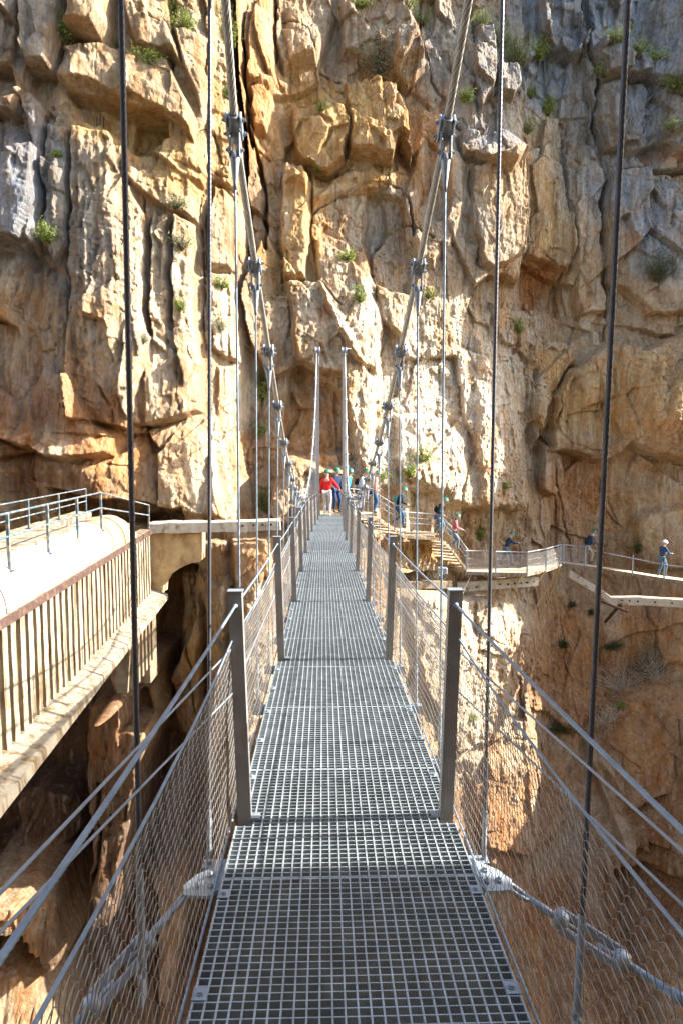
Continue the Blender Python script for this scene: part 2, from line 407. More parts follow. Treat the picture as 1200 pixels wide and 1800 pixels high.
# cracks: polyline, half width px, depth m
CRACKS = [
    ([(402, -60), (412, 60), (418, 140), (430, 220), (428, 330), (436, 420), (446, 470)], 13, 4.5),
    ([(432, -60), (430, 60), (444, 260)], 7, 3.0),
    ([(444, 230), (466, 330), (470, 440)], 9, 2.0),
    ([(4, 60), (10, 100), (0, 150), (6, 200)], 3, 0.8), ([(120, -20), (120, 60), (112, 92)], 4, 1.2),
    ([(80, 210), (82, 300), (80, 440)], 3, 1.2), ([(131, 232), (134, 330), (128, 470), (136, 600)], 3, 1.2),
    ([(206, -20), (208, 50), (214, 90)], 3, 1.0), ([(252, 330), (264, 400), (272, 480), (270, 590)], 3, 0.7),
    ([(306, 390), (309, 470), (308, 560)], 3, 0.8), ([(354, 330), (362, 480), (360, 640), (350, 720)], 3, 0.9),
    ([(314, 650), (322, 720)], 3, 1.0), ([(236, 752), (290, 750), (350, 724)], 3, 0.6),
    ([(0, 762), (40, 786), (80, 806), (130, 816), (180, 812), (220, 820)], 4, 0.8),
    ([(192, 690), (206, 720), (212, 790)], 6, 0.5), ([(200, 760), (208, 790)], 8, 0.7),
    ([(26, 505), (30, 520)], 6, 0.9), ([(140, 600), (142, 680), (150, 740)], 3, 0.5),
    ([(374, 470), (420, 474)], 3, 0.6), ([(376, 630), (430, 640)], 4, 0.7), ([(374, 560), (416, 560)], 2, 0.4),
    ([(380, 230), (392, 300)], 3, 0.6), ([(376, 300), (400, 310)], 3, 0.5),
    ([(368, -60), (376, 120), (366, 240), (368, 480)], 3, 0.7),
    ([(486, -40), (490, 90), (484, 150), (496, 170)], 3, 1.0), ([(500, 60), (540, 80), (560, 130), (600, 140)], 3, 0.6),
    ([(548, 380), (600, 350), (640, 330), (700, 340), (720, 380), (730, 420)], 4, 0.9),
    ([(700, 340), (712, 400), (760, 430)], 3, 0.6), ([(606, 190), (612, 240), (600, 300)], 3, 0.9),
    ([(498, 310), (500, 420), (504, 500)], 3, 0.8), ([(662, 500), (664, 600), (668, 700)], 3, 0.6),
    ([(546, 300), (548, 420), (560, 500), (600, 540)], 3, 0.8), ([(745, -40), (742, 60), (760, 140), (810, 230)], 3, 0.7),
    ([(826, 300), (820, 330), (836, 470), (870, 500)], 3, 0.7), ([(924, 270), (922, 440), (900, 500)], 3, 0.6),
    ([(1022, -60), (1026, 90), (1050, 130), (1044, 220), (1060, 260), (1058, 340), (1052, 400), (1062, 450), (1060, 560)], 6, 2.2),
    ([(1060, 450), (1064, 520), (1062, 600)], 3, 0.9), ([(1060, 280), (1100, 300), (1200, 300), (1300, 290)], 3, 0.8),
    ([(940, 440), (990, 480), (1000, 560)], 2, 0.4), ([(1000, 640), (970, 690), (960, 760)], 3, 0.7),
    ([(1036, 800), (1054, 830), (1064, 900), (1110, 960), (1118, 1000)], 2.5, 0.6),
    ([(956, 790), (966, 840), (980, 930)], 3, 0.6), ([(976, 860), (990, 900), (1005, 960), (1008, 1010)], 2.5, 0.5),
    ([(1088, 780), (1130, 796), (1200, 820), (1300, 830)], 3, 0.8), ([(1070, 880), (1090, 940), (1100, 1000)], 2, 0.4),
    ([(976, 1060), (990, 1140), (1000, 1220), (1010, 1270), (1004, 1290)], 2, 0.4),
    ([(1024, 1030), (1040, 1080), (1050, 1180), (1060, 1220)], 2.5, 0.5),
    ([(1130, 1060), (1146, 1110), (1160, 1160)], 4, 0.7), ([(1110, 1000), (1130, 1060)], 2.5, 0.5),
    ([(1180, 1250), (1182, 1380)], 3, 0.8), ([(1078, 1290), (1080, 1400)], 3, 0.7),
    ([(930, 1310), (940, 1400), (936, 1500), (950, 1640)], 3, 0.6), ([(890, 1300), (1000, 1290), (1060, 1300)], 3, 0.5),
    ([(1060, 1500), (1150, 1480), (1200, 1440)], 4, 0.8), ([(1070, 1480), (1068, 1640), (1080, 1800)], 4, 0.8),
    ([(330, 1010), (340, 1100), (346, 1200), (352, 1300)], 4, 0.6), ([(366, 960), (370, 1180), (366, 1400)], 4, 0.7),
    ([(170, 1400), (176, 1500), (190, 1600), (200, 1800)], 7, 0.9), ([(230, 1300), (226, 1500), (240, 1750)], 8, 0.8),
    ([(20, 1550), (30, 1700), (26, 1800)], 6, 0.8), ([(410, 950), (408, 1100), (412, 1300)], 3, 0.6),
    ([(270, 1320), (276, 1500), (280, 1800)], 6, 0.7),
]
# colour regions: centre, radii, colour, strength
CREAM, ORANGE, GOLD, GREY, BLUE, BROWN, RUST, TAN = (0.58, 0.50, 0.37), (0.50, 0.26, 0.09), (0.54, 0.36, 0.155), (0.28, 0.265, 0.24), (0.205, 0.24, 0.285), (0.24, 0.14, 0.075), (0.40, 0.18, 0.065), (0.44, 0.33, 0.21)  # BLUE and BROWN also put upper and lower cliff shade into the rock
SHADE_BR = (0.13, 0.085, 0.055)  # gorge shade at lower left put into the rock colour
COLS = [
    (40, 330, 110, 170, BLUE, 0.9), (30, 80, 90, 130, GREY, 0.8), (150, 420, 90, 160, GREY, 0.7), (290, 60, 90, 90, TAN, 0.6),
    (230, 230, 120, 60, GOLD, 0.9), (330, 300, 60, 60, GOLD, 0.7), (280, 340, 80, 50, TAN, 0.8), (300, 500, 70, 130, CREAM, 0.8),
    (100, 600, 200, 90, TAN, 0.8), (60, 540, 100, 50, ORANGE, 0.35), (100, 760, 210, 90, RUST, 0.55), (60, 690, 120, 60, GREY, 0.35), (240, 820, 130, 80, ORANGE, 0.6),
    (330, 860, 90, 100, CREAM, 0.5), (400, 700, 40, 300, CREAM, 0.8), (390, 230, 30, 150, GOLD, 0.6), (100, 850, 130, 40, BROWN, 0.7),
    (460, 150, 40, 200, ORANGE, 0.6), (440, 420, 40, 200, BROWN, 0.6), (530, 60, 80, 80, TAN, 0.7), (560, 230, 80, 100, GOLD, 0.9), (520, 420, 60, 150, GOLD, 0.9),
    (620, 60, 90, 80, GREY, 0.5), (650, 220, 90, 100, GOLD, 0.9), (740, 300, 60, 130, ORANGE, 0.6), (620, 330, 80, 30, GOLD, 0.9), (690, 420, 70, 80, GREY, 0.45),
    (560, 740, 80, 90, ORANGE, 0.95), (620, 680, 60, 60, GOLD, 0.6), (690, 640, 40, 80, GOLD, 0.9), (760, 740, 190, 230, (0.70, 0.62, 0.48), 0.95), (850, 1150, 120, 200, (0.66, 0.58, 0.44), 0.8), (600, 540, 90, 80, CREAM, 0.8),  # near-white centre patches paint in the sunlit band
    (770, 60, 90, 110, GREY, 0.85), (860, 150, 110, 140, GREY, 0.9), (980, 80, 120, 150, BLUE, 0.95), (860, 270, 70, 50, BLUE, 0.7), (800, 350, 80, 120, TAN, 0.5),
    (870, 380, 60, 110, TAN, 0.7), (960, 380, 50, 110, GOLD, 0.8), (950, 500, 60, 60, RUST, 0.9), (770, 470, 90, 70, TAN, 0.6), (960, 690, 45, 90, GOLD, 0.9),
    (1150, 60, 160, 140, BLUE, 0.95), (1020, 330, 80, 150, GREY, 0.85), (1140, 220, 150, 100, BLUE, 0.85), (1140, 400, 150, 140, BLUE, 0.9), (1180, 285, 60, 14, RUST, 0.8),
    (1040, 480, 60, 120, TAN, 0.7), (1120, 560, 130, 90, TAN, 0.7), (1090, 700, 160, 90, GOLD, 0.7), (1180, 760, 60, 50, RUST, 0.35), (1010, 870, 90, 90, RUST, 0.45), (1150, 850, 100, 50, GREY, 0.35),
    (1160, 930, 90, 60, GOLD, 0.6), (1040, 1150, 170, 150, ORANGE, 0.6), (1000, 1200, 130, 130, BROWN, 0.4), (700, 960, 60, 60, CREAM, 0.4), (780, 980, 120, 40, GOLD, 0.9), (760, 1100, 90, 100, CREAM, 0.6),
    (1130, 1300, 130, 130, BROWN, 0.5), (900, 1450, 160, 120, RUST, 0.55), (1000, 1650, 250, 200, BROWN, 0.75), (1000, 1580, 150, 100, RUST, 0.5),
    (330, 1120, 60, 160, GOLD, 0.8), (400, 1050, 60, 120, CREAM, 0.6), (440, 1150, 50, 150, CREAM, 0.8), (300, 960, 60, 50, GOLD, 0.9), (260, 1350, 140, 150, BROWN, 0.9), (300, 1600, 180, 250, BROWN, 0.9), (90, 1400, 90, 60, GREY, 0.7),
    (60, 1600, 150, 320, SHADE_BR, 0.9), (180, 1320, 180, 200, SHADE_BR, 0.95), (280, 1500, 110, 300, SHADE_BR, 0.7), (440, 1500, 160, 200, BROWN, 0.7), (640, 1500, 200, 200, BROWN, 0.6), (1150, 1600, 160, 260, BROWN, 0.9), (240, 1200, 60, 80, BROWN, 0.9),
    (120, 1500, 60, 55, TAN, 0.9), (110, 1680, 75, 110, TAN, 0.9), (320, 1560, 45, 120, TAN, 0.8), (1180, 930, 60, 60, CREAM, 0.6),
]


PUSH = [(600, 868, 60, 36, 31.2), (655, 880, 36, 40, 31.6), (700, 895, 34, 42, 32.6), (755, 905, 36, 44, 33.8), (800, 935, 36, 50, 35.2), (860, 950, 46, 56, 37.5), (935, 945, 60, 56, 38.0), (1040, 950, 70, 60, 39.2), (1150, 975, 80, 60, 37.4),
        (1040, 1030, 60, 45, 37.9), (1130, 1055, 90, 30, 36.6), (870, 1026, 90, 26, 35.5), (740, 1026, 64, 18, 33.9), (270, 915, 40, 60, 27.6), (420, 900, 80, 30, 27.4)]


def build_cliff():
    st = 0.043
    xs = np.concatenate([np.arange(-34, -20.5, 0.3), np.arange(-20.5, 21.5, st), np.arange(21.5, 52, 0.3)])
    zs = np.concatenate([np.arange(-30, -19.5, 0.25), np.arange(-19.5, 24, st), np.arange(24, 34, 0.3)])
    X, Z = np.meshgrid(xs.astype(np.float32), zs.astype(np.float32))
    D = np.full(X.shape, 31.0, np.float32)
    wx, wz = fbm(X / 3.1, Z / 3.1, 4, 5), fbm(X / 3.1, Z / 3.1, 4, 25)
    fx, fz = fbm(X / 0.8, Z / 0.8, 3, 55), fbm(X / 0.8, Z / 0.8, 3, 75)
    for _ in range(14):
        u, v = project(X, D, Z)
        D = D * 0.5 + 0.5 * table(u, v)
    u, v = project(X, D, Z)
    u0, v0 = u.copy(), v.copy()
    u = u + 9 * wx + 5 * fx
    v = v + 9 * wz + 5 * fz
    H = np.zeros(X.shape, np.float32)      # thrust towards the camera
    for pts, amt, edge, (gx, gy) in BLOCKS:
        pu, pv = [p[0] for p in pts], [p[1] for p in pts]
        box = (u0 > min(pu) - 30) & (u0 < max(pu) + 30) & (v0 > min(pv) - 30) & (v0 < max(pv) + 30)
        if not box.any():
            continue
        uu, vv = u[box], v[box]
        s = poly_sdf(uu, vv, pts)
        cu, cv = sum(pu) / len(pu), sum(pv) / len(pv)
        k = sstep(-edge * 0.3, edge, s)
        H[box] += k * (amt + gx * (uu - cu) / 100 + gy * (vv - cv) / 100) + 0.12 * np.sign(amt) * sstep(0, 40, s)
    for pts, hw, dep in CRACKS:
        pu, pv = [p[0] for p in pts], [p[1] for p in pts]
        box = (u0 > min(pu) - 40) & (u0 < max(pu) + 40) & (v0 > min(pv) - 40) & (v0 < max(pv) + 40)
        if not box.any():
            continue
        d = seg_dist(u[box] , v[box], pts)
        ww = hw * (0.6 + 0.5 * fx[box])
        if hw < 10:
            dep, ww = dep * 0.75 * (0.55 + 0.45 * wx[box] / 0.4).clip(0.15, 1), ww * 0.75
        H[box] -= dep * (1 - sstep(ww * 0.2, ww * 1.3, d))
    # masks in rock space
    rough = 1.0
    flute = sstep(60, 120, u0) * (1 - sstep(400, 430, u0)) * sstep(230, 300, v0) * (1 - sstep(640, 740, v0))
    lit = sstep(480, 560, u0) * (1 - sstep(925, 950, u0)) * sstep(480, 620, v0 + (760 - u0) * 0.3) * (1 - sstep(1300, 1450, v0))
    smooth_r = sstep(950, 980, u0) * sstep(790, 850, v0) * (1 - sstep(1250, 1350, v0))
    top = 1 - sstep(250, 420, v0)
    wX, wZ = X + 0.35 * wx + 0.06 * fx, Z + 0.35 * wz + 0.06 * fz
    a = 1 - 0.65 * smooth_r
    H += a * (0.80 - 0.30 * lit) * facet(wX / 3.6, wZ / 5.2, 11, 1.0, 0.5, 0.05)
    H += a * (0.34 + 0.22 * top - 0.10 * lit) * facet(wX / 1.5 + 7, wZ / 2.6, 31, 1.0, 0.40, 0.04)
    H += a * (0.13 + 0.09 * top) * facet(wX / 0.6, wZ / 1.0, 51, 1.0, 0.35, 0.02)
    H += flute * 0.26 * fbm(X / 0.5 + 0.2 * wx, Z / 7.0, 3, 91, 0.6, True)
    H += 0.16 * fbm(X / 1.2, Z / 2.6, 5, 111, 0.6)
    H -= 0.22 * np.maximum(0, fbm(X / 1.1 + wx, Z / 2.4 + wz, 4, 117, 0.5, True) - 0.45)
    H += (0.10 + 0.09 * lit) * (0.4 + 0.6 * a) * fbm(X / 0.36, Z / 0.55, 4, 131, 0.7)
    H += lit * 0.08 * fbm(X / 0.4, Z / 0.9, 4, 151, 0.7, True)
    Y = D - H
    # room for the stairs and galleries cut into the rock
    for (a0, b0, ra, rb, ym) in PUSH:
        dd = np.maximum(np.abs(u0 - a0) / ra, np.abs(v0 - b0) / rb)
        k = 1 - sstep(0.75, 1.1, dd + 0.12 * fx)
        Y = Y + k * np.maximum(0, ym + 0.25 * fx - Y)
    # colour
    cc = np.zeros(X.shape + (3,), np.float32)
    cc[:] = TAN
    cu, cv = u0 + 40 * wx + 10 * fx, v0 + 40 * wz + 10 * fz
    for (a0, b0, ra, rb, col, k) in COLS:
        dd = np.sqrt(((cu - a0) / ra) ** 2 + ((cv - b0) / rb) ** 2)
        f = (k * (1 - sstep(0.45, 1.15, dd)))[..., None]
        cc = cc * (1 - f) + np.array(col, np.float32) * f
    dk = 1 - (1 - sstep(380, 440, u0)) * sstep(1080, 1180, v0)[...] * 0.85  # pale overlays cut back inside the painted lower left shade
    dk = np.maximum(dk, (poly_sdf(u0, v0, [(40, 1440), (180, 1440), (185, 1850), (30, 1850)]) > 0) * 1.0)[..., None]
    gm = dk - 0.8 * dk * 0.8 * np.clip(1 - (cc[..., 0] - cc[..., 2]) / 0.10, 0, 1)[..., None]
    n1 = fbm(X / 0.9 + wx, Z / 4.5, 5, 171)[..., None]
    cc = cc * (1 + 0.22 * n1)
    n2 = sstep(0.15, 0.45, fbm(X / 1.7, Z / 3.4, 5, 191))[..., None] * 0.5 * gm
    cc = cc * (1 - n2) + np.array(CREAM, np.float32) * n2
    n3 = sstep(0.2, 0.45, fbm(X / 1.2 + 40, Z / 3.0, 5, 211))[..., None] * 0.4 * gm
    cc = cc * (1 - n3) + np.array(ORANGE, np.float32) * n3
    gz = ((sstep(1, 6, X) + 1 - sstep(-12, -7, X)) * sstep(2, 13, Z) * sstep(0.05, 0.35, fbm(X / 2.0 + 9, Z / 5.0, 5, 231)))[..., None] * 0.55
    cc = cc * (1 - gz) + np.array(GREY, np.float32) * gz
    for _ in range(1):
        Z0 = Y.copy()
        Y[1:-1, 1:-1] = 0.36 * Z0[1:-1, 1:-1] + 0.16 * (Z0[:-2, 1:-1] + Z0[2:, 1:-1] + Z0[1:-1, :-2] + Z0[1:-1, 2:])
    gr = fbm(X / 0.22 + wx, Z / 0.30, 3, 301, 0.7)
    pit = sstep(0.25, 0.6, fbm(X / 0.16, Z / 0.22 + wz, 2, 331, 0.6))
    Y -= (0.035 + 0.02 * lit) * gr * (0.35 + 0.65 * sstep(-0.3, 0.4, wz + fx)) * a
    Y += 0.07 * pit * sstep(-0.2, 0.4, wx + 0.5 * lit)
    vs = fbm(X / 0.35 + 0.5 * wx, Z / 5.5, 3, 391, 0.6, True)
    Y += 0.10 * np.maximum(0, vs - 0.35) * sstep(-0.25, 0.2, wz)
    st2 = fbm(X / 2.2, (Z + 0.25 * X) / 0.35, 3, 361, 0.6)
    Y -= 0.05 * np.sign(st2) * np.sqrt(np.abs(st2)) * sstep(0.0, 0.5, wx)
    ny, nx = X.shape
    co = np.stack([X, Y, Z], -1).reshape(-1, 3)
    me = bpy.data.meshes.new('cliff')
    me.vertices.add(len(co))
    me.vertices.foreach_set('co', co.ravel())
    i = np.arange((ny - 1) * (nx - 1))
    r, c = i // (nx - 1), i % (nx - 1)
    q = np.stack([r * nx + c, r * nx + c + 1, (r + 1) * nx + c + 1, (r + 1) * nx + c], -1).astype(np.int32)
    me.loops.add(q.size)
    me.loops.foreach_set('vertex_index', q.ravel())
    me.polygons.add(len(q))
    me.polygons.foreach_set('loop_start', np.arange(0, q.size, 4, dtype=np.int32))
    me.polygons.foreach_set('use_smooth', np.zeros(len(q), bool))
    me.update(calc_edges=True)
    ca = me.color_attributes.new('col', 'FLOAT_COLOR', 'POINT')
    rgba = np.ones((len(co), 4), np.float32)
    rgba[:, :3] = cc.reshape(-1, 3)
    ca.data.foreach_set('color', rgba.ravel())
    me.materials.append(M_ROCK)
    o = bpy.data.objects.new('cliff', me)
    C.objects.link(o)
    o['kind'] = 'structure'
    return xs, zs, Y


CX, CZ, CY = build_cliff()


def cliffY(x, z):
    i = int(np.clip(np.searchsorted(CX, x), 1, len(CX) - 1))
    j = int(np.clip(np.searchsorted(CZ, z), 1, len(CZ) - 1))
    return float(CY[j, i])


def on_cliff(u, v, out=0.0):
    """the point of the cliff seen in the direction (u, v)"""
    d = P(u, v, 1.0)
    Y = 14.0
    while Y < 60:
        p = d * Y
        if cliffY(p.x, p.z) <= Y:
            break
        Y += 0.04
    return d * (Y - out)
# ------------------------------------------------------------------ mesh helpers
class MB:
    def __init__(s):
        s.v, s.f, s.sm = [], [], []

    def add(s, vs, fs, smooth=False):
        n = len(s.v)
        s.v.extend([tuple(p) for p in vs])
        s.f.extend([tuple(i + n for i in f) for f in fs])
        s.sm.extend([smooth] * len(fs))
        return s

    def frames(s, pts):
        pts = [Vector(p) for p in pts]
        out = []
        up = None
        for i, p in enumerate(pts):
            t = (pts[min(i + 1, len(pts) - 1)] - pts[max(i - 1, 0)]).normalized()
            if up is None:
                up = Vector((0, 0, 1)) if abs(t.z) < 0.9 else Vector((1, 0, 0))
            a = (up - t * up.dot(t)).normalized()
            up = a
            out.append((p, a, t.cross(a)))
        return out

    def tube(s, pts, r, n=8, smooth=True, caps=True):
        fr = s.frames(pts)
        rs = r if isinstance(r, (list, tuple)) else [r] * len(fr)
        vs, fs = [], []
        for (p, a, b), q in zip(fr, rs):
            for k in range(n):
                an = 2 * math.pi * k / n
                vs.append(p + (a * math.cos(an) + b * math.sin(an)) * q)
        for i in range(len(fr) - 1):
            for k in range(n):
                k2 = (k + 1) % n
                fs.append((i * n + k, i * n + k2, (i + 1) * n + k2, (i + 1) * n + k))
        s.add(vs, fs, smooth)
        if caps:
            m = len(vs) - n
            base = len(s.v) - len(vs)
            s.f.append(tuple(base + k for k in range(n)))
            s.f.append(tuple(base + m + n - 1 - k for k in range(n)))
            s.sm += [False, False]
        return s

    def rope(s, pts, r, step=0.02, pitch=0.12, lobes=6, n=18, maxrings=1500, split=None):
        """twisted wire rope; beyond split metres ahead the strands are too fine to model"""
        pts = [Vector(p) for p in pts]
        if split is not None:
            pts.sort(key=lambda p: p.y)
            k = next((i for i, p in enumerate(pts) if p.y > split), len(pts) - 1)
            if 0 < k < len(pts) - 1:
                s.tube(pts[k:], r * 0.93, 10)
                pts = pts[:k + 1]
        L = [0]
        for a, b in zip(pts[:-1], pts[1:]):
            L.append(L[-1] + (b - a).length)
        m = min(maxrings, max(2, int(L[-1] / step)))
        q = []
        j = 0
        for i in range(m + 1):
            d = L[-1] * i / m
            while j < len(L) - 2 and L[j + 1] < d:
                j += 1
            t = (d - L[j]) / max(1e-9, L[j + 1] - L[j])
            q.append(pts[j].lerp(pts[j + 1], t))
        fr = s.frames(q)
        vs, fs = [], []
        for i, (p, a, b) in enumerate(fr):
            tw = 2 * math.pi * (L[-1] * i / m) / pitch
            for k in range(n):
                an = 2 * math.pi * k / n
                rr = r * (0.70 + 0.33 * abs(math.sin(lobes * (an - tw) / 2)))
                vs.append(p + (a * math.cos(an) + b * math.sin(an)) * rr)
        for i in range(len(fr) - 1):
            for k in range(n):
                k2 = (k + 1) % n
                fs.append((i * n + k, i * n + k2, (i + 1) * n + k2, (i + 1) * n + k))
        return s.add(vs, fs, True)

    def box(s, c, size, M=None, bev=0.0):
        x, y, z = [q / 2 for q in size]
        c = Vector(c)
        if bev <= 0:
            vs = [Vector((a * x, b * y, d * z)) for d in (-1, 1) for b in (-1, 1) for a in (-1, 1)]
            fs = [(0, 2, 3, 1), (4, 5, 7, 6), (0, 1, 5, 4), (2, 6, 7, 3), (0, 4, 6, 2), (1, 3, 7, 5)]
        else:
            bm = bmesh.new()
            bmesh.ops.create_cube(bm, size=1)
            for v in bm.verts:
                v.co = Vector((v.co.x * 2 * x, v.co.y * 2 * y, v.co.z * 2 * z))
            bmesh.ops.bevel(bm, geom=bm.edges[:], offset=bev, segments=1, affect='EDGES')
            bm.verts.index_update()
            vs = [v.co.copy() for v in bm.verts]
            fs = [tuple(v.index for v in f.verts) for f in bm.faces]
            bm.free()
        if M is not None:
            vs = [M @ v for v in vs]
        return s.add([v + c for v in vs], fs)

    def beam(s, a, b, wdt, h, up=(0, 0, 1), bev=0.0):
        """rectangular bar from a to b"""
        a, b = Vector(a), Vector(b)
        t = (b - a)
        L = t.length
        t.normalize()
        up = Vector(up)
        sd_ = t.cross(up).normalized()
        u2 = sd_.cross(t)
        M = Matrix((sd_, t, u2)).transposed()
        return s.box((a + b) / 2, (wdt, L, h), M, bev)

    def lathe(s, a, b, prof, n=14, smooth=True):
        """profile [(t, r)] round the axis a-b, t in metres from a"""
        a, b = Vector(a), Vector(b)
        t = (b - a).normalized()
        pts = [a + t * q for q, _ in prof]
        up = Vector((0, 0, 1)) if abs(t.z) < 0.9 else Vector((1, 0, 0))
        x = (up - t * up.dot(t)).normalized()
        y = t.cross(x)
        vs, fs = [], []
        for p, (q, r) in zip(pts, prof):
            for k in range(n):
                an = 2 * math.pi * k / n
                vs.append(p + (x * math.cos(an) + y * math.sin(an)) * r)
        for i in range(len(prof) - 1):
            for k in range(n):
                k2 = (k + 1) % n
                fs.append((i * n + k, i * n + k2, (i + 1) * n + k2, (i + 1) * n + k))
        return s.add(vs, fs, smooth)

    def prism(s, pts2, place, th):
        """2D outline -> plate; place(x, y, d) gives the 3D point"""
        n = len(pts2)
        vs = [place(x, y, 0) for x, y in pts2] + [place(x, y, th) for x, y in pts2]
        fs = [tuple(range(n - 1, -1, -1)), tuple(range(n, 2 * n))]
        fs += [(i, (i + 1) % n, n + (i + 1) % n, n + i) for i in range(n)]
        return s.add(vs, fs)


def wloc(o):
    p = Vector((0, 0, 0))
    while o is not None:
        p += o.location
        o = o.parent
    return p


def obj(name, mb, m, parent=None, loc=None):
    me = bpy.data.meshes.new(name)
    off = Vector(loc) if loc is not None else (wloc(parent) if parent else Vector((0, 0, 0)))
    me.from_pydata([tuple(Vector(v) - off) for v in mb.v], [], mb.f)
    me.polygons.foreach_set('use_smooth', mb.sm)
    me.update()
    if m:
        me.materials.append(m)
    o = bpy.data.objects.new(name, me)
    C.objects.link(o)
    if parent:
        o.parent = parent
    elif loc is not None:
        o.location = loc
    return o


def tag(o, label, cat, group=None):
    o['label'] = label
    o['category'] = cat
    if group:
        o['group'] = group
    return o


def thing(name, label, cat, loc, group=None):
    o = bpy.data.objects.new(name, None)
    o.empty_display_size = 0.2
    C.objects.link(o)
    o.location = loc
    return tag(o, label, cat, group)


M_GALV = mat('galvanised_steel', (0.27, 0.31, 0.35), 0.45, 0.3, 0.002, 60, 0.18, 9)
M_GRATE = mat('galvanised_grating', (0.29, 0.33, 0.345), 0.42, 0.2, 0, 40, 0.25, 14)
def vary(m, amt):
    nt = m.node_tree
    b = nt.nodes['Principled BSDF']
    oi = nt.nodes.new('ShaderNodeObjectInfo')
    r = nt.nodes.new('ShaderNodeMapRange')
    r.inputs[3].default_value = 1 - amt
    r.inputs[4].default_value = 1 + amt
    nt.links.new(oi.outputs['Random'], r.inputs[0])
    mx = nt.nodes.new('ShaderNodeMix')
    mx.data_type = 'RGBA'
    mx.blend_type = 'MULTIPLY'
    mx.inputs[0].default_value = 1.0
    nt.links.new(b.inputs['Base Color'].links[0].from_socket, mx.inputs[6])
    nt.links.new(r.outputs[0], mx.inputs[7])
    nt.links.new(mx.outputs[2], b.inputs['Base Color'])


vary(M_GRATE, 0.16)
M_WIRE = mat('wire_rope_steel', (0.20, 0.26, 0.32), 0.42, 0.2, 0, 60, 0.2, 20)
M_TOWER = mat('dull_tower_steel', (0.30, 0.28, 0.25), 0.6, 0.1, 0.001, 30, 0.15, 6)
M_SHADEW = mat('shaded_wire', (0.10, 0.10, 0.11), 0.5, 0.5, 0, 60, 0.2, 20)  # darker copy of the wire, shade painted onto the nearest hangers
M_MAIN = mat('main_cable_steel', (0.42, 0.41, 0.38), 0.5, 0.25, 0.001, 90, 0.2, 12)
M_POST = mat('weathered_post_steel', (0.25, 0.232, 0.215), 0.5, 0.15, 0.001, 40, 0.22, 7, stain=(0.24, 0.20, 0.16), stain_amt=0.4, sscale=(30, 30, 4))
M_NET = mat('net_wire', (0.26, 0.24, 0.22), 0.45, 0.4)
M_CONC = mat('old_concrete', (0.21, 0.165, 0.11), 0.92, 0, 0.02, 14, 0.22, 5, 0.2, stain=(0.12, 0.08, 0.045), stain_amt=0.5, sscale=(3, 3, 1.2))
M_CONCW = mat('pale_old_concrete', (0.27, 0.235, 0.175), 0.92, 0, 0.015, 18, 0.18, 4, 0.2, stain=(0.14, 0.095, 0.05), stain_amt=0.55, sscale=(4, 4, 0.8))
M_RUST = mat('rusty_iron', (0.075, 0.042, 0.034), 0.85, 0.1, 0.006, 40, 0.35, 8, 0.3, stain=(0.13, 0.085, 0.055), stain_amt=0.45, sscale=(6, 6, 6))
M_PIPE = mat('white_painted_pipe', (0.52, 0.50, 0.45), 0.6, 0, 0.004, 8, 0.06, 3, 0.4, stain=(0.42, 0.22, 0.10), stain_amt=0.32, sscale=(1.6, 0.8, 1.6))
M_TEAL = mat('teal_painted_rail', (0.08, 0.13, 0.16), 0.5, 0.1, 0.001, 60, 0.25, 12, 0.5, stain=(0.38, 0.28, 0.17), stain_amt=0.5, sscale=(5, 5, 5))
M_WOOD = mat('weathered_timber', (0.42, 0.36, 0.27), 0.8, 0, 0.004, 50, 0.25, 10, 0.3)


def smooth(a, b, x):
    t = min(1, max(0, (x - a) / (b - a)))
    return t * t * (3 - 2 * t)


def deck_z(Y):
    return -1.575 - 0.0355 * Y


def cx(Y):
    return 0.10 + 0.22 * smooth(16, 29, Y)


# ------------------------------------------------------------------ the footbridge
DY0, DYN = -1.43, 28.2
bridge = thing('suspension_footbridge', 'long steel suspension footbridge with grating deck, wire net sides and two main cables', 'footbridge', (0.1, 3.0, deck_z(3.0)))
SL = Vector((0, 1, -0.0355)).normalized()
POSTY = [3.0 + 2.75 * k for k in range(-1, 10)]
HANGY = [1.76, 2.88, 3.93, 4.95, 6.0, 7.08, 8.15, 9.22, 10.3, 11.37, 12.45, 13.5, 14.6, 15.7, 16.8, 17.9, 19.0, 20.1, 21.2, 22.3, 23.4, 24.5, 25.6, 26.7]
Y = DY0
pl = 0.995
while Y < DYN:
    Y1 = Y + pl
    mb = MB()
    ya, yb = Y + 0.003, Y1 - 0.003
    nb = 31
    for i in range(nb):
        y = ya + 0.002 + (yb - ya - 0.004) * i / (nb - 1)
        hw = 0.5
        for py in POSTY:
            if -0.045 < y - py < 0.075:
                hw = 0.425
        th = 0.0045 if 0 < i < nb - 1 else 0.007
        mb.box((cx(y), y, deck_z(y) - 0.016), (2 * hw, th, 0.032))
    nr = 27
    for i in range(nr):
        x = -0.494 + 0.988 * i / (nr - 1)
        th = 0.006
        segs = [(ya, yb)]
        if abs(x) > 0.425:
            for py in POSTY:
                a, b = py - 0.045, py + 0.075
                ns = []
                for s0, s1 in segs:
                    if b < s0 or a > s1:
                        ns.append((s0, s1))
                    else:
                        if a > s0:
                            ns.append((s0, a))
                        if b < s1:
                            ns.append((b, s1))
                segs = ns
        for s0, s1 in segs:
            edge = i in (0, nr - 1)
            mb.beam((x + cx(s0), s0, deck_z(s0) - (0.016 if edge else 0.003)), (x + cx(s1), s1, deck_z(s1) - (0.016 if edge else 0.003)), th, 0.034 if edge else 0.0095)
    obj('deck_panel', mb, M_GRATE, bridge)
    Y = Y1
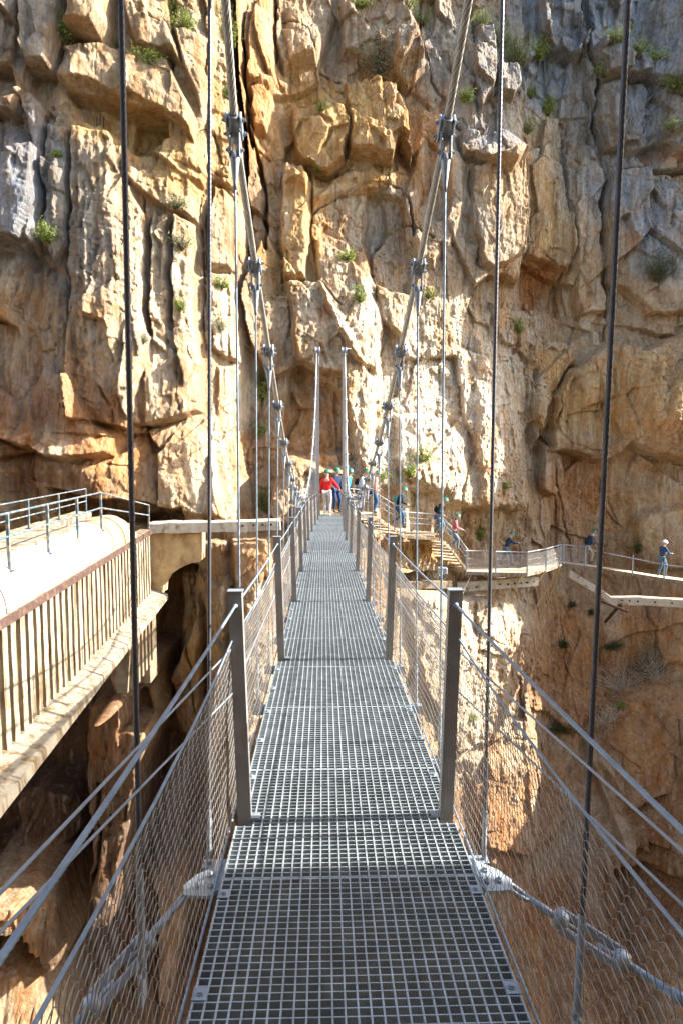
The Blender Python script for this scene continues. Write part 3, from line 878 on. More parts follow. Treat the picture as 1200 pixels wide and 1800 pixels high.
# frame under the deck
mb = MB()
for sx in (-1, 1):
    pts = [Vector((cx(y) + sx * 0.47, y, deck_z(y) - 0.085)) for y in np.linspace(-1.4, 28.2, 16)]
    for a, b in zip(pts[:-1], pts[1:]):
        mb.beam(a, b, 0.05, 0.09)
obj('side_girder', mb, M_POST, bridge)
for y in HANGY:
    mb = MB()
    mb.box((cx(y), y, deck_z(y) - 0.16), (1.26, 0.06, 0.06))
    obj('cross_beam', mb, M_GALV, bridge)
# clips
n = 0
for k in range(44):
    y = -0.95 + 0.5 * k + 2.9 - 1.5
    for sx in (-1, 1):
        if any(abs(y - p) < 0.12 for p in POSTY):
            continue
        mb = MB()
        x = cx(y) + sx * 0.475
        mb.box((x, y, deck_z(y) + 0.003), (0.042, 0.05, 0.004))
        mb.box((x + sx * 0.022, y, deck_z(y) - 0.01), (0.004, 0.05, 0.03))
        mb.lathe((x, y, deck_z(y) + 0.005), (x, y, deck_z(y) + 0.1), [(0, 0.012), (0.004, 0.012), (0.004, 0.008), (0.010, 0.008), (0.0101, 0.0)], 8, False)
        obj('deck_clip', mb, M_GALV, bridge)
LEAN = 0.028
# posts
for y in POSTY:
    for sx in (-1, 1):
        mb = MB()
        x0 = cx(y) + sx * 0.463
        zb, zt = deck_z(y) - 0.09, deck_z(y) + 1.06
        def pp(dx, dy, z):
            return Vector((x0 + dx + sx * LEAN * (z - deck_z(y)), y + dy, z))
        # channel section: web facing the walker, two flanges behind, open towards the far side
        wd, dp, t = 0.060, 0.052, 0.005
        outl = [(-wd / 2, 0), (wd / 2, 0), (wd / 2, dp), (wd / 2 - t, dp), (wd / 2 - t, t), (-wd / 2 + t, t), (-wd / 2 + t, dp), (-wd / 2, dp)]
        m_ = len(outl)
        vs = [pp(a, b, zb) for a, b in outl] + [pp(a, b, zt) for a, b in outl]
        fs = [(i, (i + 1) % m_, m_ + (i + 1) % m_, m_ + i) for i in range(m_)]
        fs += [(8, 9, 13, 14)[::1], (9, 10, 11, 12, 13)[:0] or (9, 10, 11, 12), (14, 13, 12, 15)[:0] or (8, 14, 15)]
        mb.add(vs, fs[:m_])
        mb.add([vs[8], vs[9], vs[13], vs[14], vs[15], vs[12], vs[10], vs[11]], [(0, 1, 5, 2, 3)[:0] or (0, 1, 6, 5, 2, 3), (6, 7, 5)])
        ob = obj('post', mb, M_POST, bridge)
        cb = MB()
        cb.box(pp(0, dp / 2, zt + 0.004), (wd + 0.008, dp + 0.008, 0.006))
        obj('post_cap', cb, M_GALV, ob)
        hb = MB()
        hb.lathe(pp(0, -0.012, zt - 0.06), pp(0, 0.1, zt - 0.06), [(0, 0.0), (0.001, 0.011), (0.012, 0.011), (0.0125, 0.017), (0.016, 0.017)], 10)
        for dz in (0.10, 0.03):
            gb = MB().box(pp(-sx * 0.045, 0.02, deck_z(y) - 0.03 + dz * 0.4), (0.05, 0.045, 0.010))
            obj('foot_bracket', gb, M_GALV, ob)
        obj('ferrule', hb, M_GALV, ob)

# main cables: height at each distance ahead
CT = [(-0.7, 6.2), (0.6, 4.72), (1.76, 3.58), (2.88, 2.60)]
for Yq, u1, v1, u2, v2 in [(3.93, 428, 240, 795, 215), (4.95, 458, 475, 745, 467), (6.0, 479, 622, 711, 615), (7.08, 492, 715, 688, 712), (8.15, 501, 780, 671, 775), (9.22, 508, 817, 660, 812)]:
    CT.append((Yq, (P(u1, v1, Yq).z + P(u2, v2, Yq).z) / 2))
CT += [(10.3, P(515, 842, 10.3).z), (11.4, P(519, 858, 11.4).z), (12.5, P(522, 867, 12.5).z), (13.6, P(525, 874, 13.6).z), (15, P(528, 877, 15).z), (16.6, P(531, 876, 16.6).z), (18.5, P(537, 862, 18.5).z), (20.5, P(543, 836, 20.5).z), (22.5, P(549, 795, 22.5).z), (24.5, P(555, 740, 24.5).z), (26.3, P(558, 680, 26.3).z), (28.0, P(561, 617, 28.0).z)]


def cable_z(y):
    for (a, za), (b, zb) in zip(CT[:-1], CT[1:]):
        if y <= b:
            t = (y - a) / (b - a)
            return za + (zb - za) * t
    return CT[-1][1]


HPX = {(0, -1): ((214, 0), (250, 1716)), (0, 1): ((1099, 0), (1013, 1790)), (1, -1): ((368, 0), (368, 1540)), (1, 1): ((881, 0), (849, 1540))}


def cable_x(y, sx):
    if y < 3.93:
        xs_ = []
        for hi_ in (0, 1):
            (u1, v1), (u2, v2) = HPX[(hi_, sx)]
            yy_ = (1.76, 2.88)[hi_]
            a_, b_ = P(u1, v1, yy_), P(u2, v2, yy_)
            zz_ = (3.58, 2.60)[hi_]
            xs_.append((yy_, a_.x + (b_.x - a_.x) * (zz_ - a_.z) / (b_.z - a_.z)))
        xs_.append((3.93, cx(3.93) + sx * 0.58))
        if y < 2.88:
            (p0, q0), (p1, q1) = xs_[0], xs_[1]
        else:
            (p0, q0), (p1, q1) = xs_[1], xs_[2]
        return q0 + (q1 - q0) * (y - p0) / (p1 - p0)
    return cx(y) + sx * (0.565 + 0.02 * max(0, min(1, (6 - y) / 3)))


for sx in (-1, 1):
    ys = [c[0] for c in CT]
    mb = MB().rope([(cable_x(y, sx), y, cable_z(y)) for y in ys], 0.0208, 0.009, 0.34, 8, 40, 1500, 7.5)
    obj('main_cable', mb, M_MAIN, bridge)
for hi, y in enumerate(HANGY):
    for sx in (-1, 1):
        x, zt = cable_x(y, sx), cable_z(y)
        zb = deck_z(y) - 0.13
        xb = cx(y) + sx * 0.59
        if hi < 2:
            (u1, v1), (u2, v2) = HPX[(hi, sx)]
            e_ = P(u2, v2, y)
            xb, zb = e_.x, e_.z
        mb = MB()
        top = Vector((x, y - 0.012, zt - 0.30 if y < 20 else zt - 0.2))
        bot = Vector((xb, y, zb))
        near = y < 3.5
        mb.rope([top, bot], (0.0076 if hi == 0 else 0.008) if near else 0.0066, 0.007 if near else 0.03, 0.10, 5, 26 if near else 10, 900)
        hg = obj('hanger', mb, M_SHADEW if near else M_WIRE, bridge)
        # fork and swage at the foot
        fb = MB()
        fb.lathe(bot, bot + (top - bot) * 0.2, [(0, 0.0), (0, 0.013), (0.03, 0.014), (0.05, 0.011), (0.30, 0.0105), (0.31, 0.0085)], 12)
        fb.box(bot + Vector((0, 0, -0.03)), (0.012, 0.05, 0.09), None, 0.002)
        obj('end_fitting', fb, M_GALV, hg)
        # clamp on the main cable
        t = (Vector((0, 1, (cable_z(y + 0.2) - cable_z(y - 0.2)) / 0.4))).normalized()
        nrm = Vector((1, 0, 0))
        upv = nrm.cross(t)
        M = Matrix((nrm, t, upv)).transposed()
        c0 = Vector((x, y, zt))
        kb = MB()
        kb.lathe(c0 - t * 0.075, c0 + t * 0.1, [(0, 0.021), (0.002, 0.034), (0.05, 0.037), (0.10, 0.037), (0.148, 0.034), (0.15, 0.021)], 14)
        for s2 in (-1, 1):
            kb.box(c0 + nrm * s2 * 0.038 - t * 0.01, (0.012, 0.135, 0.055), M, 0.003)
            kb.box(c0 + nrm * s2 * 0.026 + Vector((0, -0.01, -0.095)), (0.009, 0.05, 0.13), None, 0.002)
            for q in (-0.045, 0.035):
                kb.lathe(c0 + nrm * s2 * 0.044 + t * q, c0 + nrm * s2 * 0.08 + t * q, [(0, 0.013), (0.012, 0.013), (0.012, 0.008), (0.022, 0.008), (0.0221, 0.0)], 6, False)
            kb.lathe(c0 + nrm * s2 * 0.028 + Vector((0, -0.01, -0.12)), c0 + nrm * s2 * 0.1 + Vector((0, -0.01, -0.12)), [(0, 0.017), (0.011, 0.017), (0.011, 0.009), (0.022, 0.009), (0.0221, 0.0)], 8, False)
            kb.lathe(c0 + nrm * s2 * 0.026 + Vector((0, -0.035, -0.03)), c0 + nrm * s2 * 0.026 + Vector((0, -0.2, -0.03)), [(0, 0.013), (0.014, 0.013), (0.014, 0.008), (0.026, 0.008), (0.0261, 0)], 6, False)
        obj('clamp', kb, M_GALV, hg)
        sb = MB()
        tp = c0 + Vector((0, -0.01, -0.13))
        sb.lathe(tp, top, [(0, 0.0), (0.001, 0.027), (0.035, 0.027), (0.17, 0.011), (0.20, 0.010), (0.2001, 0.0)], 14)
        obj('socket', sb, M_GALV, hg)

# towers at both ends
for yy, hgt in ((28.0, CT[-1][1]), (-0.7, CT[0][1])):
    for sx in (-1, 1):
        mb = MB()
        x = cable_x(yy, sx) + (-sx * 0.03 if yy > 0 else sx * 0.05)
        mb.box((x, yy + (0.14 if yy > 0 else -0.14), (hgt + deck_z(yy) - 0.8) / 2), (0.13, 0.13, hgt - deck_z(yy) + 0.8 - 0.1), None, 0.01)
        tw = obj('tower_post', mb, M_TOWER, bridge)
        sb = MB()
        sb.lathe((x - 0.1, yy, hgt + 0.02), (x + 0.2, yy, hgt + 0.02), [(0, 0.0), (0, 0.15), (0.04, 0.15), (0.05, 0.11), (0.15, 0.11), (0.16, 0.15), (0.2, 0.15), (0.2, 0)], 20)
        sb.box((x, yy + (0.1 if yy > 0 else -0.1), hgt - 0.12), (0.24, 0.3, 0.06))
        obj('saddle', sb, M_GALV, tw)
for sx in (-1, 1):
    mb = MB()
    x = cable_x(28, sx)
    e = on_cliff(568 + (x / 28) * 1200 + sx * 12, 612)
    mb.rope([(x, 28, CT[-1][1] + 0.08), (x + sx * 0.25, 29.3, CT[-1][1] + 0.3), (e.x, e.y + 0.3, e.z)], 0.02, 0.03, 0.3, 8, 12)
    obj('backstay', mb, M_GALV, bridge)


def rail_pt(y, sx, h, out):
    return Vector((cx(y) + sx * (0.463 + LEAN * h + out), y, deck_z(y) + h))


def sag(ya, yb, sx, h, out, dip=0.0, n=8):
    return [rail_pt(ya + (yb - ya) * i / n, sx, h - dip * 4 * (i / n) * (1 - i / n), out) for i in range(n + 1)]


B_END = {(-1, 0): (0, 1570, 0.95), (-1, 1): (0, 1640, 1.05), (1, 0): (1200, 1498, 1.2), (1, 1): (1200, 1592, 1.4)}
B_START = {(-1, 0): 0.80, (-1, 1): 0.60, (1, 0): 0.78, (1, 1): 0.60}
for sx in (-1, 1):
    # handrail rope through the post heads
    pts = [(0, 0, 0)][:0]
    for a, b in zip(POSTY[:-1], POSTY[1:]):
        pts += sag(a, b, sx, 1.0, 0.0, 0.012, 6)[:-1]
    pts.append(rail_pt(POSTY[-1], sx, 0.985, 0))
    pts.append(Vector((cx(28) + sx * 0.5, 28.1, deck_z(28) + 1.0)))
    obj('handrail_cable', MB().rope(pts, 0.0058, 0.0045, 0.085, 6, 30, 1500, 5.0), M_WIRE, bridge)
    pts = []
    for i, (a, b) in enumerate(zip(POSTY[:-1], POSTY[1:])):
        pts += sag(a, b, sx, 0.84, 0.022, 0.05 if i == 0 else 0.02, 6)[:-1]
    pts.append(rail_pt(POSTY[-1], sx, 0.84, 0.02))
    obj('net_rope', MB().rope(pts, 0.0043, 0.005, 0.07, 6, 26, 1400, 5.0), M_WIRE, bridge)
    pts = []
    for a, b in zip(POSTY[:-1], POSTY[1:]):
        pts += sag(a, b, sx, -0.03, 0.065, 0.0, 3)[:-1]
    obj('edge_rope', MB().rope(pts, 0.0055, 0.03, 0.07, 6, 8, 900), M_WIRE, bridge)
    for q in (0, 1):
        pu, pv, pY = B_END[(sx, q)]
        e = P(pu, pv, pY)
        s0 = rail_pt(POSTY[1], sx, B_START[(sx, q)], 0.03)
        e2 = s0 + (e - s0) * 1.35
        pts = [e2, s0]
        for a in POSTY[2:]:
            pts.append(rail_pt(a, sx, B_START[(sx, q)] - 0.03, 0.03))
        obj('brace_cable', MB().rope(pts, 0.0037, 0.005, 0.06, 6, 26, 1400, 2.9), M_GALV, bridge)
    # wire net, one panel per bay
    for bi, (a, b) in enumerate(zip(POSTY[:-1], POSTY[1:])):
        mb = MB()
        cols = int((b - a) / (0.036 if b < 9 else 0.046))
        rows = 20 if b < 9 else 16
        rr = 0.0011 if b < 12 else 0.0013

        def npt(i, j):
            t = i / cols
            y = a + (b - a) * t
            hj = j / rows
            d = 4 * t * (1 - t)
            htop = 0.84 - (0.05 if bi == 0 else 0.02) * d
            h = -0.03 + (htop + 0.03) * hj
            out = 0.065 * (1 - hj) + 0.022 * hj + 0.05 * math.sin(math.pi * hj) * (0.4 + 0.6 * d)
            wob = 0.010 * mnoise.noise(Vector((y * 3, hj * 4, sx * 5.0)))
            dy = ((b - a) / cols) * 0.22 * (1 if (i + j) % 2 else -1)
            dz = 0.0065 * (1 if (i + j) % 2 else -1)
            if j in (0, rows):
                dy = dz = 0
            p = rail_pt(y, sx, h, out + wob)
            return Vector((p.x, p.y + dy, p.z + dz))
        for i in range(cols + 1):
            mb.tube([npt(i, j) for j in range(rows + 1)], rr, 4, True, False)
        for j in range(1, rows):
            mb.tube([npt(i, j) for i in range(cols + 1)], rr * 1.15, 4, True, False)
        obj('net_panel', mb, M_NET, bridge)

# stays going down and outwards from the deck edge
for sx in (-1, 1):
    yb = 2.62
    zb = deck_z(yb) - 0.04
    xe = cx(yb) + sx * 0.5
    if sx > 0:
        q0, q1 = P(893, 1604, 2.6), P(1185, 1800, 2.35)
    else:
        q0, q1 = P(325, 1612, 2.6), P(160, 1812, 2.3)
    d = (q1 - q0).normalized()
    base = Vector((xe, yb, zb))
    wv = Vector((0, 1, 0))
    dn = d.cross(wv).normalized()
    if dn.z < 0:
        dn = -dn
    # gusset plate
    W = Matrix((d, wv, dn)).transposed()
    plate = [(-0.02, -0.07), (0.03, -0.10), (0.14, -0.05), (0.155, 0.02), (0.11, 0.07), (0.02, 0.10), (-0.02, 0.09)]
    org = base + Vector((sx * 0.015, 0, -0.01))
    dflat = Vector((sx * 0.96, -0.1 * 0, -0.26)).normalized()
    upn = Vector((sx * 0.26, 0, 0.96)).normalized()
    mb = MB().prism(plate, lambda a, b_, t_: org + dflat * a + wv * b_ + upn * t_, 0.012)
    pb = obj('gusset_plate', mb, M_GALV, bridge)
    for (a, b_) in ((0.04, 0.03), (0.085, -0.02), (0.03, -0.045)):
        bb = MB()
        c0 = org + dflat * a + wv * b_ + upn * 0.012
        bb.lathe(c0, c0 + upn, [(0, 0.014), (0.012, 0.014), (0.012, 0.007), (0.02, 0.007), (0.0201, 0)], 6, False)
        obj('bolt', bb, M_GALV, pb)
    s0 = org + dflat * 0.125
    # shackle
    sh = MB()
    side = wv
    for s2 in (-1, 1):
        sh.tube([s0 + side * s2 * 0.025 + dn * 0.0, s0 + side * s2 * 0.03 + d * 0.05, s0 + side * s2 * 0.018 + d * 0.09, s0 + d * 0.10], 0.009, 8)
    sh.tube([s0 - side * 0.04, s0 + side * 0.04], 0.010, 8)
    st = obj('shackle', sh, M_GALV, bridge)
    # forks and turnbuckle
    tb = MB()
    a0 = s0 + d * 0.09
    tb.lathe(a0, a0 + d, [(0, 0.0), (0, 0.016), (0.10, 0.016), (0.13, 0.014)], 12)
    a1 = a0 + d * 0.12
    Lb = 0.30
    tb.lathe(a1, a1 + d, [(0, 0.014), (0.0, 0.034), (0.03, 0.040), (0.055, 0.028), (0.056, 0.0)], 14)
    a2 = a1 + d * Lb
    tb.lathe(a2, a2 + d, [(-0.056, 0.0), (-0.055, 0.028), (-0.03, 0.040), (0, 0.034), (0.0, 0.014)], 14)
    for s2 in (-1, 1):
        o_ = (wv * 0.8 + dn * 0.6).normalized() * 0.034 * s2
        tb.beam(a1 + d * 0.02 + o_, a2 - d * 0.02 + o_, 0.016, 0.034, dn, 0.004)
    tb.lathe(a1, a1 + d, [(0.03, 0.009), (0.11, 0.009), (0.1101, 0)], 8)
    tb.lathe(a2, a2 + d, [(-0.1201, 0.0), (-0.12, 0.009), (-0.03, 0.009)], 8)
    obj('turnbuckle', tb, M_GALV, bridge)
    rb = MB()
    rb.lathe(a2, a2 + d, [(0, 0.015), (0.17, 0.015), (0.17, 0.024), (0.25, 0.024), (0.25, 0.014)], 12)
    rb.rope([a2 + d * 0.25, a2 + d * 1.5], 0.0135, 0.008, 0.12, 6, 30, 300)
    rb.tube([a2 + d * 1.5, a2 + d * 9.0], 0.0125, 8)
    rd = obj('stay_cable', rb, M_WIRE, bridge)
    kb = MB()
    kc = a2 + d * 0.34
    for q in (-0.05, 0.05):
        kb.beam(kc + d * q - dn * 0.03, kc + d * q + dn * 0.06, 0.05, 0.03, d, 0.004)
        kb.lathe(kc + d * q - wv * 0.03 + dn * 0.03, kc + d * q - wv * 0.03 + dn * 0.11, [(0, 0.014), (0.05, 0.014), (0.05, 0.008), (0.075, 0.008), (0.0751, 0)], 8, False)
    kb.beam(kc + d * -0.09 + wv * 0.03, kc + d * 0.09 + wv * 0.03, 0.014, 0.06, dn, 0.003)
    obj('stay_clamp', kb, M_GALV, rd)
# ------------------------------------------------------------------ near gorge wall where the bridge starts, unseen, shaped to shade the deck
def near_wall():
    plan = [(4.6, 2.9), (5.0, 2.2), (4.9, 0.6), (4.4, -1.0), (3.6, -2.6), (2.0, -3.6), (0.5, -3.9), (-1.5, -3.8), (-3.0, -3.4), (-4.6, -2.6), (-8.5, -2.5), (-16, -3.5), (-26, -3)]
    plan = [(44, -4), (30, -2), (18, -0.5), (10, 2.2), (6.6, 3.2)] + plan
    zs = [-32 + 0.8 * i for i in range(56)]
    pts = []
    for a, b in zip(plan[:-1], plan[1:]):
        n = max(2, int(math.dist(a, b) / 0.5))
        for i in range(n):
            pts.append((a[0] + (b[0] - a[0]) * i / n, a[1] + (b[1] - a[1]) * i / n))
    vs, fs = [], []
    for z in zs:
        for i, (x, y) in enumerate(pts):
            o_ = mnoise.fractal(Vector((x * 0.5, y * 0.5, z * 0.35)), 1.0, 2.0, 5) * 0.7
            r = math.hypot(x, y)
            k = 1 + max(-0.3, o_) / max(r, 3)
            vs.append((x * k, y * k - (0.4 if y > 0 and x > 4 else 0), z))
    m = len(pts)
    for j in range(len(zs) - 1):
        for i in range(m - 1):
            fs.append((j * m + i, j * m + i + 1, (j + 1) * m + i + 1, (j + 1) * m + i))
    mb = MB().add(vs, fs, True)
    o = obj('gorge_shade_wall', mb, M_NEARROCK)
    o['kind'] = 'structure'
    # rock ledge the bridge lands on
    mb = MB()
    vs, fs = [], []
    nx_, ny_ = 24, 12
    for j in range(ny_ + 1):
        for i in range(nx_ + 1):
            x = -4.8 + 9.8 * i / nx_
            y = -4.0 + 2.6 * j / ny_
            z = deck_z(-1.4) - 0.12 + 0.10 * mnoise.noise(Vector((x, y, 3.0)))
            if j == ny_:
                z -= 6
            vs.append((x, y, z))
    for j in range(ny_):
        for i in range(nx_):
            a = j * (nx_ + 1) + i
            fs.append((a, a + 1, a + nx_ + 2, a + nx_ + 1))
    mb.add(vs, fs, True)
    o = obj('ground', mb, M_NEARROCK)
    o['kind'] = 'structure'


M_NEARROCK = mat('near_rock', (0.42, 0.34, 0.24), 0.93, 0, 0.12, 3, 0.3, 1.2, 0.2)
near_wall()

# ------------------------------------------------------------------ old aqueduct on the left
AD = P(493, 794, 1.0)


def A(xo, h, y):
    return Vector((AD.x * y + xo, y, h))


AY0, AY1 = 3.0, 26.0
aq = thing('aqueduct', 'old ribbed concrete aqueduct with rusty coping edge crossing the gorge at the left', 'aqueduct', A(-5.2, -5.3, 14))


def extr(mb, prof, y0, y1, n=1, jit=0.0):
    """section (xo, h) drawn along the aqueduct"""
    vs, fs = [], []
    m = len(prof)
    for i in range(n + 1):
        y = y0 + (y1 - y0) * i / n
        for k, (xo, h) in enumerate(prof):
            j = jit * mnoise.noise(Vector((y * 2.3, k * 3.1, xo * 4)))
            vs.append(A(xo + j, h + j, y))
    for i in range(n):
        for k in range(m):
            k2 = (k + 1) % m
            fs.append((i * m + k, i * m + k2, (i + 1) * m + k2, (i + 1) * m + k))
    fs.append(tuple(range(m - 1, -1, -1)))
    fs.append(tuple(range(n * m, n * m + m)))
    mb.add(vs, fs)
    return mb


def build_aqueduct():
    rnd = random.Random(3)
    mb = extr(MB(), [(-5.0, -5.4), (-5.0, -3.05), (-5.3, -3.05), (-5.3, -5.4)], AY0, AY1)
    obj('recessed_wall', mb, M_CONC, aq)  # darker concrete puts shade into the recesses between the ribs
    y = AY0 + 0.1
    rb = MB()
    while y < AY1 - 0.2:
        w_ = 0.20 + 0.06 * rnd.random()
        hb = -5.30
        # each rib: slightly crumbled prism flaring at the foot
        n = 9
        vs, fs = [], []
        for i in range(n + 1):
            h = -3.05 + (hb + 3.05) * i / n
            j1, j2 = rnd.uniform(-0.004, 0.004), rnd.uniform(-0.004, 0.004)
            fl = 0.0
            dep = 0.10 + rnd.uniform(-0.006, 0.006) + fl
            vs += [A(-5.0 + 0.0, h, y - w_ / 2 + j1 - fl), A(-5.0 + dep, h, y - w_ / 2 + j1 - fl), A(-5.0 + dep, h, y + w_ / 2 + j2 + fl), A(-5.0, h, y + w_ / 2 + j2 + fl)]
        for i in range(n):
            for k in range(4):
                k2 = (k + 1) % 4
                fs.append((i * 4 + k, i * 4 + k2, (i + 1) * 4 + k2, (i + 1) * 4 + k))
        rb.add(vs, fs)
        y += 0.40 + 0.05 * rnd.random()
    obj('ribs', rb, M_CONCW, aq)['kind'] = 'stuff'
    mb = extr(MB(), [(-5.32, -3.04), (-4.95, -3.04), (-4.93, -2.97), (-4.95, -2.93), (-5.32, -2.90)], AY0, AY1, 60, 0.02)
    obj('coping', mb, M_CONC, aq)
    mb = extr(MB(), [(-4.94, -3.09), (-4.875, -3.09), (-4.875, -2.935), (-4.94, -2.935)], AY0, AY1, 80, 0.012)
    obj('edge_iron', mb, M_RUST, aq)
    mb = extr(MB(), [(-5.3, -5.26), (-4.9, -5.30), (-4.40, -5.48), (-4.38, -5.66), (-4.46, -5.70), (-5.3, -5.70)], AY0, AY1 + 0.3, 90, 0.025)
    obj('ledge', mb, M_CONCW, aq)
    # lower storey: set-back ribbed wall and piers
    mb = extr(MB(), [(-5.3, -7.7), (-4.95, -7.7), (-4.80, -5.72), (-5.3, -5.72)], 21.5, 25.2)
    for k in range(6):
        yy = 21.8 + 0.62 * k
        mb.box(A(-4.82, -6.7, yy), (0.16, 0.2, 1.9))
    obj('lower_wall', mb, M_CONC, aq)
    mb = extr(MB(), [(-7.6, -5.72), (-5.31, -5.72), (-5.31, -5.3), (-7.6, -5.3)], AY0, AY1)
    extr(mb, [(-7.6, -5.3), (-7.3, -5.3), (-7.3, -2.3), (-7.6, -2.3)], AY0, AY1)
    obj('channel', mb, M_CONC, aq)
    # pier at the far end
    mb = MB()
    mb.box(A(-5.35, -7.2, 25.8), (0.9, 1.0, 3.0), None, 0.03)
    obj('pier', mb, M_CONC, aq)
    # arch spandrel facing the bridge
    outl = [(262, 938), (352, 938), (352, 987), (336, 990), (318, 998), (303, 1008), (292, 1018), (284, 1030), (283, 1046), (270, 1046), (262, 1000)]
    mb = MB().prism([(u_, v_) for u_, v_ in outl][::-1], lambda a, b, t_: P(a, b, 26.35) + Vector((0, t_, 0)), 1.2)
    obj('arch', mb, M_CONCG, aq)
    # kerb on the far side
    mb = extr(MB(), [(-7.25, -2.5), (-6.75, -2.5), (-6.72, -2.12), (-7.25, -2.08)], AY0, 24.5, 60, 0.04)
    obj('kerb', mb, M_CONCW, aq)


M_CONCG = mat('stained_concrete', (0.46, 0.33, 0.17), 0.92, 0, 0.02, 10, 0.2, 3, 0.2, stain=(0.27, 0.17, 0.08), stain_amt=0.5, sscale=(1.5, 1.5, 0.8))
build_aqueduct()


def build_pipe():
    t = thing('water_pipe', 'large white painted pipe with rust stains lying in the old aqueduct', 'pipe', A(-5.82, -3.7, 14))
    cxo, ch, r = -5.82, -2.87, 0.83
    mb = MB().tube([A(cxo, ch, y) for y in (3.2, 8, 12.3, 16, 19.0, 20.2)], r, 48)
    obj('pipe_body', mb, M_PIPE, t)
    pts = [A(cxo, ch, 20.2), A(cxo, ch, 22.0), A(cxo, ch - 0.05, 23.0), A(cxo - 0.02, ch - 0.25, 23.9), A(cxo - 0.05, ch - 0.7, 24.6), A(cxo - 0.05, ch - 1.5, 25.0), A(cxo, ch - 2.4, 25.1)]
    obj('rusty_bend', MB().tube(pts, r - 0.004, 48), M_PIPERUST, t)
    for y in (12.3, 17.4, 20.2, 21.9, 23.1):
        mb = MB()
        q = [A(cxo, ch - (0.05 if y > 23 else 0), y - 0.02), A(cxo, ch - (0.07 if y > 23 else 0), y + 0.02)]
        mb.tube(q, r + 0.012, 48)
        obj('seam', mb, M_RUST, t)
    # plate on the crown, carrying the railing
    mb = extr(MB(), [(-6.55, -2.10), (-5.52, -2.10), (-5.50, -2.02), (-6.55, -2.00)], 5, 18.9, 30, 0.012)
    obj('cover_slab', mb, M_CONCW, t)


M_PIPERUST = mat('rust_streaked_pipe', (0.62, 0.47, 0.30), 0.7, 0, 0.004, 8, 0.15, 2, 0.3, stain=(0.36, 0.17, 0.07), stain_amt=0.75, sscale=(0.7, 3.0, 0.7))
build_pipe()


def railing(name, label, runs, posts, mats=(M_TEAL, M_TEAL), pw=0.045, rr=0.024):
    t = thing(name, label, 'railing', runs[0][0])
    for a in posts:
        b, c = Vector(a[0]), Vector(a[1])
        mb = MB().beam(b, c, pw * 1.3, pw * 1.3, (0, 1, 0), 0.004)
        p = obj('post', mb, mats[0], t)
        obj('base_plate', MB().box(b + Vector((0, 0, 0.01)), (0.14, 0.14, 0.02)), M_RUST, p)
    for r in runs:
        obj('rail', MB().tube(r, rr, 8), mats[1], t)


def build_rails():
    ys = [8.7, 11.0, 13.25, 15.5, 17.75, 20.1]
    e = P(262, 888, 26.0)
    em = P(262, 906, 26.0)
    top = [A(-5.25, -1.17, y) for y in ys] + [e]
    mid = [A(-5.25, -1.62, y) for y in ys] + [em]
    posts = [(A(-5.25, -2.3, y), A(-5.25, -1.17, y)) for y in ys] + [(P(262, 930, 26.0), e)]
    railing('pipe_railing', 'teal steel railing on top of the white pipe, the nearer of the two', [top, mid], posts)
    ys = [12.0, 14.4, 16.6, 19.0, 21.6, 24.6]
    top = [A(-6.95, -1.30, y) for y in ys]
    mid = [A(-6.95, -1.74, y) for y in ys]
    posts = [(A(-6.95, -2.1, y), A(-6.95, -1.30, y)) for y in ys]
    railing('kerb_railing', 'teal steel railing along the far kerb of the aqueduct, behind the pipe', [top, mid], posts, pw=0.038, rr=0.02)


build_rails()
# concrete beam from the aqueduct to the bridge foot
def holed_beam(name, label, pts, hgt, dep, holes, m, jit=0.02):
    """pts: (u, v, Y) of the top front edge"""
    q = [P(*p) for p in pts]
    t = thing(name, label, 'concrete beam', q[0] - Vector((0, 0, hgt)))
    mb = MB()
    vs, fs = [], []
    n = 0
    for i in range(len(q) - 1):
        k = max(2, int((q[i + 1] - q[i]).length / 0.3))
        for j in range(k + (1 if i == len(q) - 2 else 0)):
            p = q[i].lerp(q[i + 1], j / k)
            for (dy, dz) in ((0, -0.03), (0.05, 0.0), (dep - 0.05, 0.0), (dep, -0.04), (dep, -hgt), (0, -hgt)):
                o_ = jit * mnoise.noise_vector(Vector((p.x * 2, dy * 9, dz * 9 + p.z)))
                vs.append(p + Vector((0, dy, dz)) + o_)
            n += 1
    for i in range(n - 1):
        for k in range(6):
            k2 = (k + 1) % 6
            fs.append((i * 6 + k, i * 6 + k2, (i + 1) * 6 + k2, (i + 1) * 6 + k))
    fs += [tuple(range(5, -1, -1)), tuple(range(n * 6 - 6, n * 6))]
    mb.add(vs, fs)
    obj('beam', mb, m, t)
    for (u_, v_, Y_) in holes:
        c0 = P(u_, v_, Y_)
        hb = MB().lathe(c0 + Vector((0, -0.035, 0)), c0 + Vector((0, 1, 0)), [(0, 0.0), (0.0, 0.045), (0.04, 0.05), (0.06, 0.05)], 12)
        obj('hole_disc', hb, M_HOLE, t)
    return t


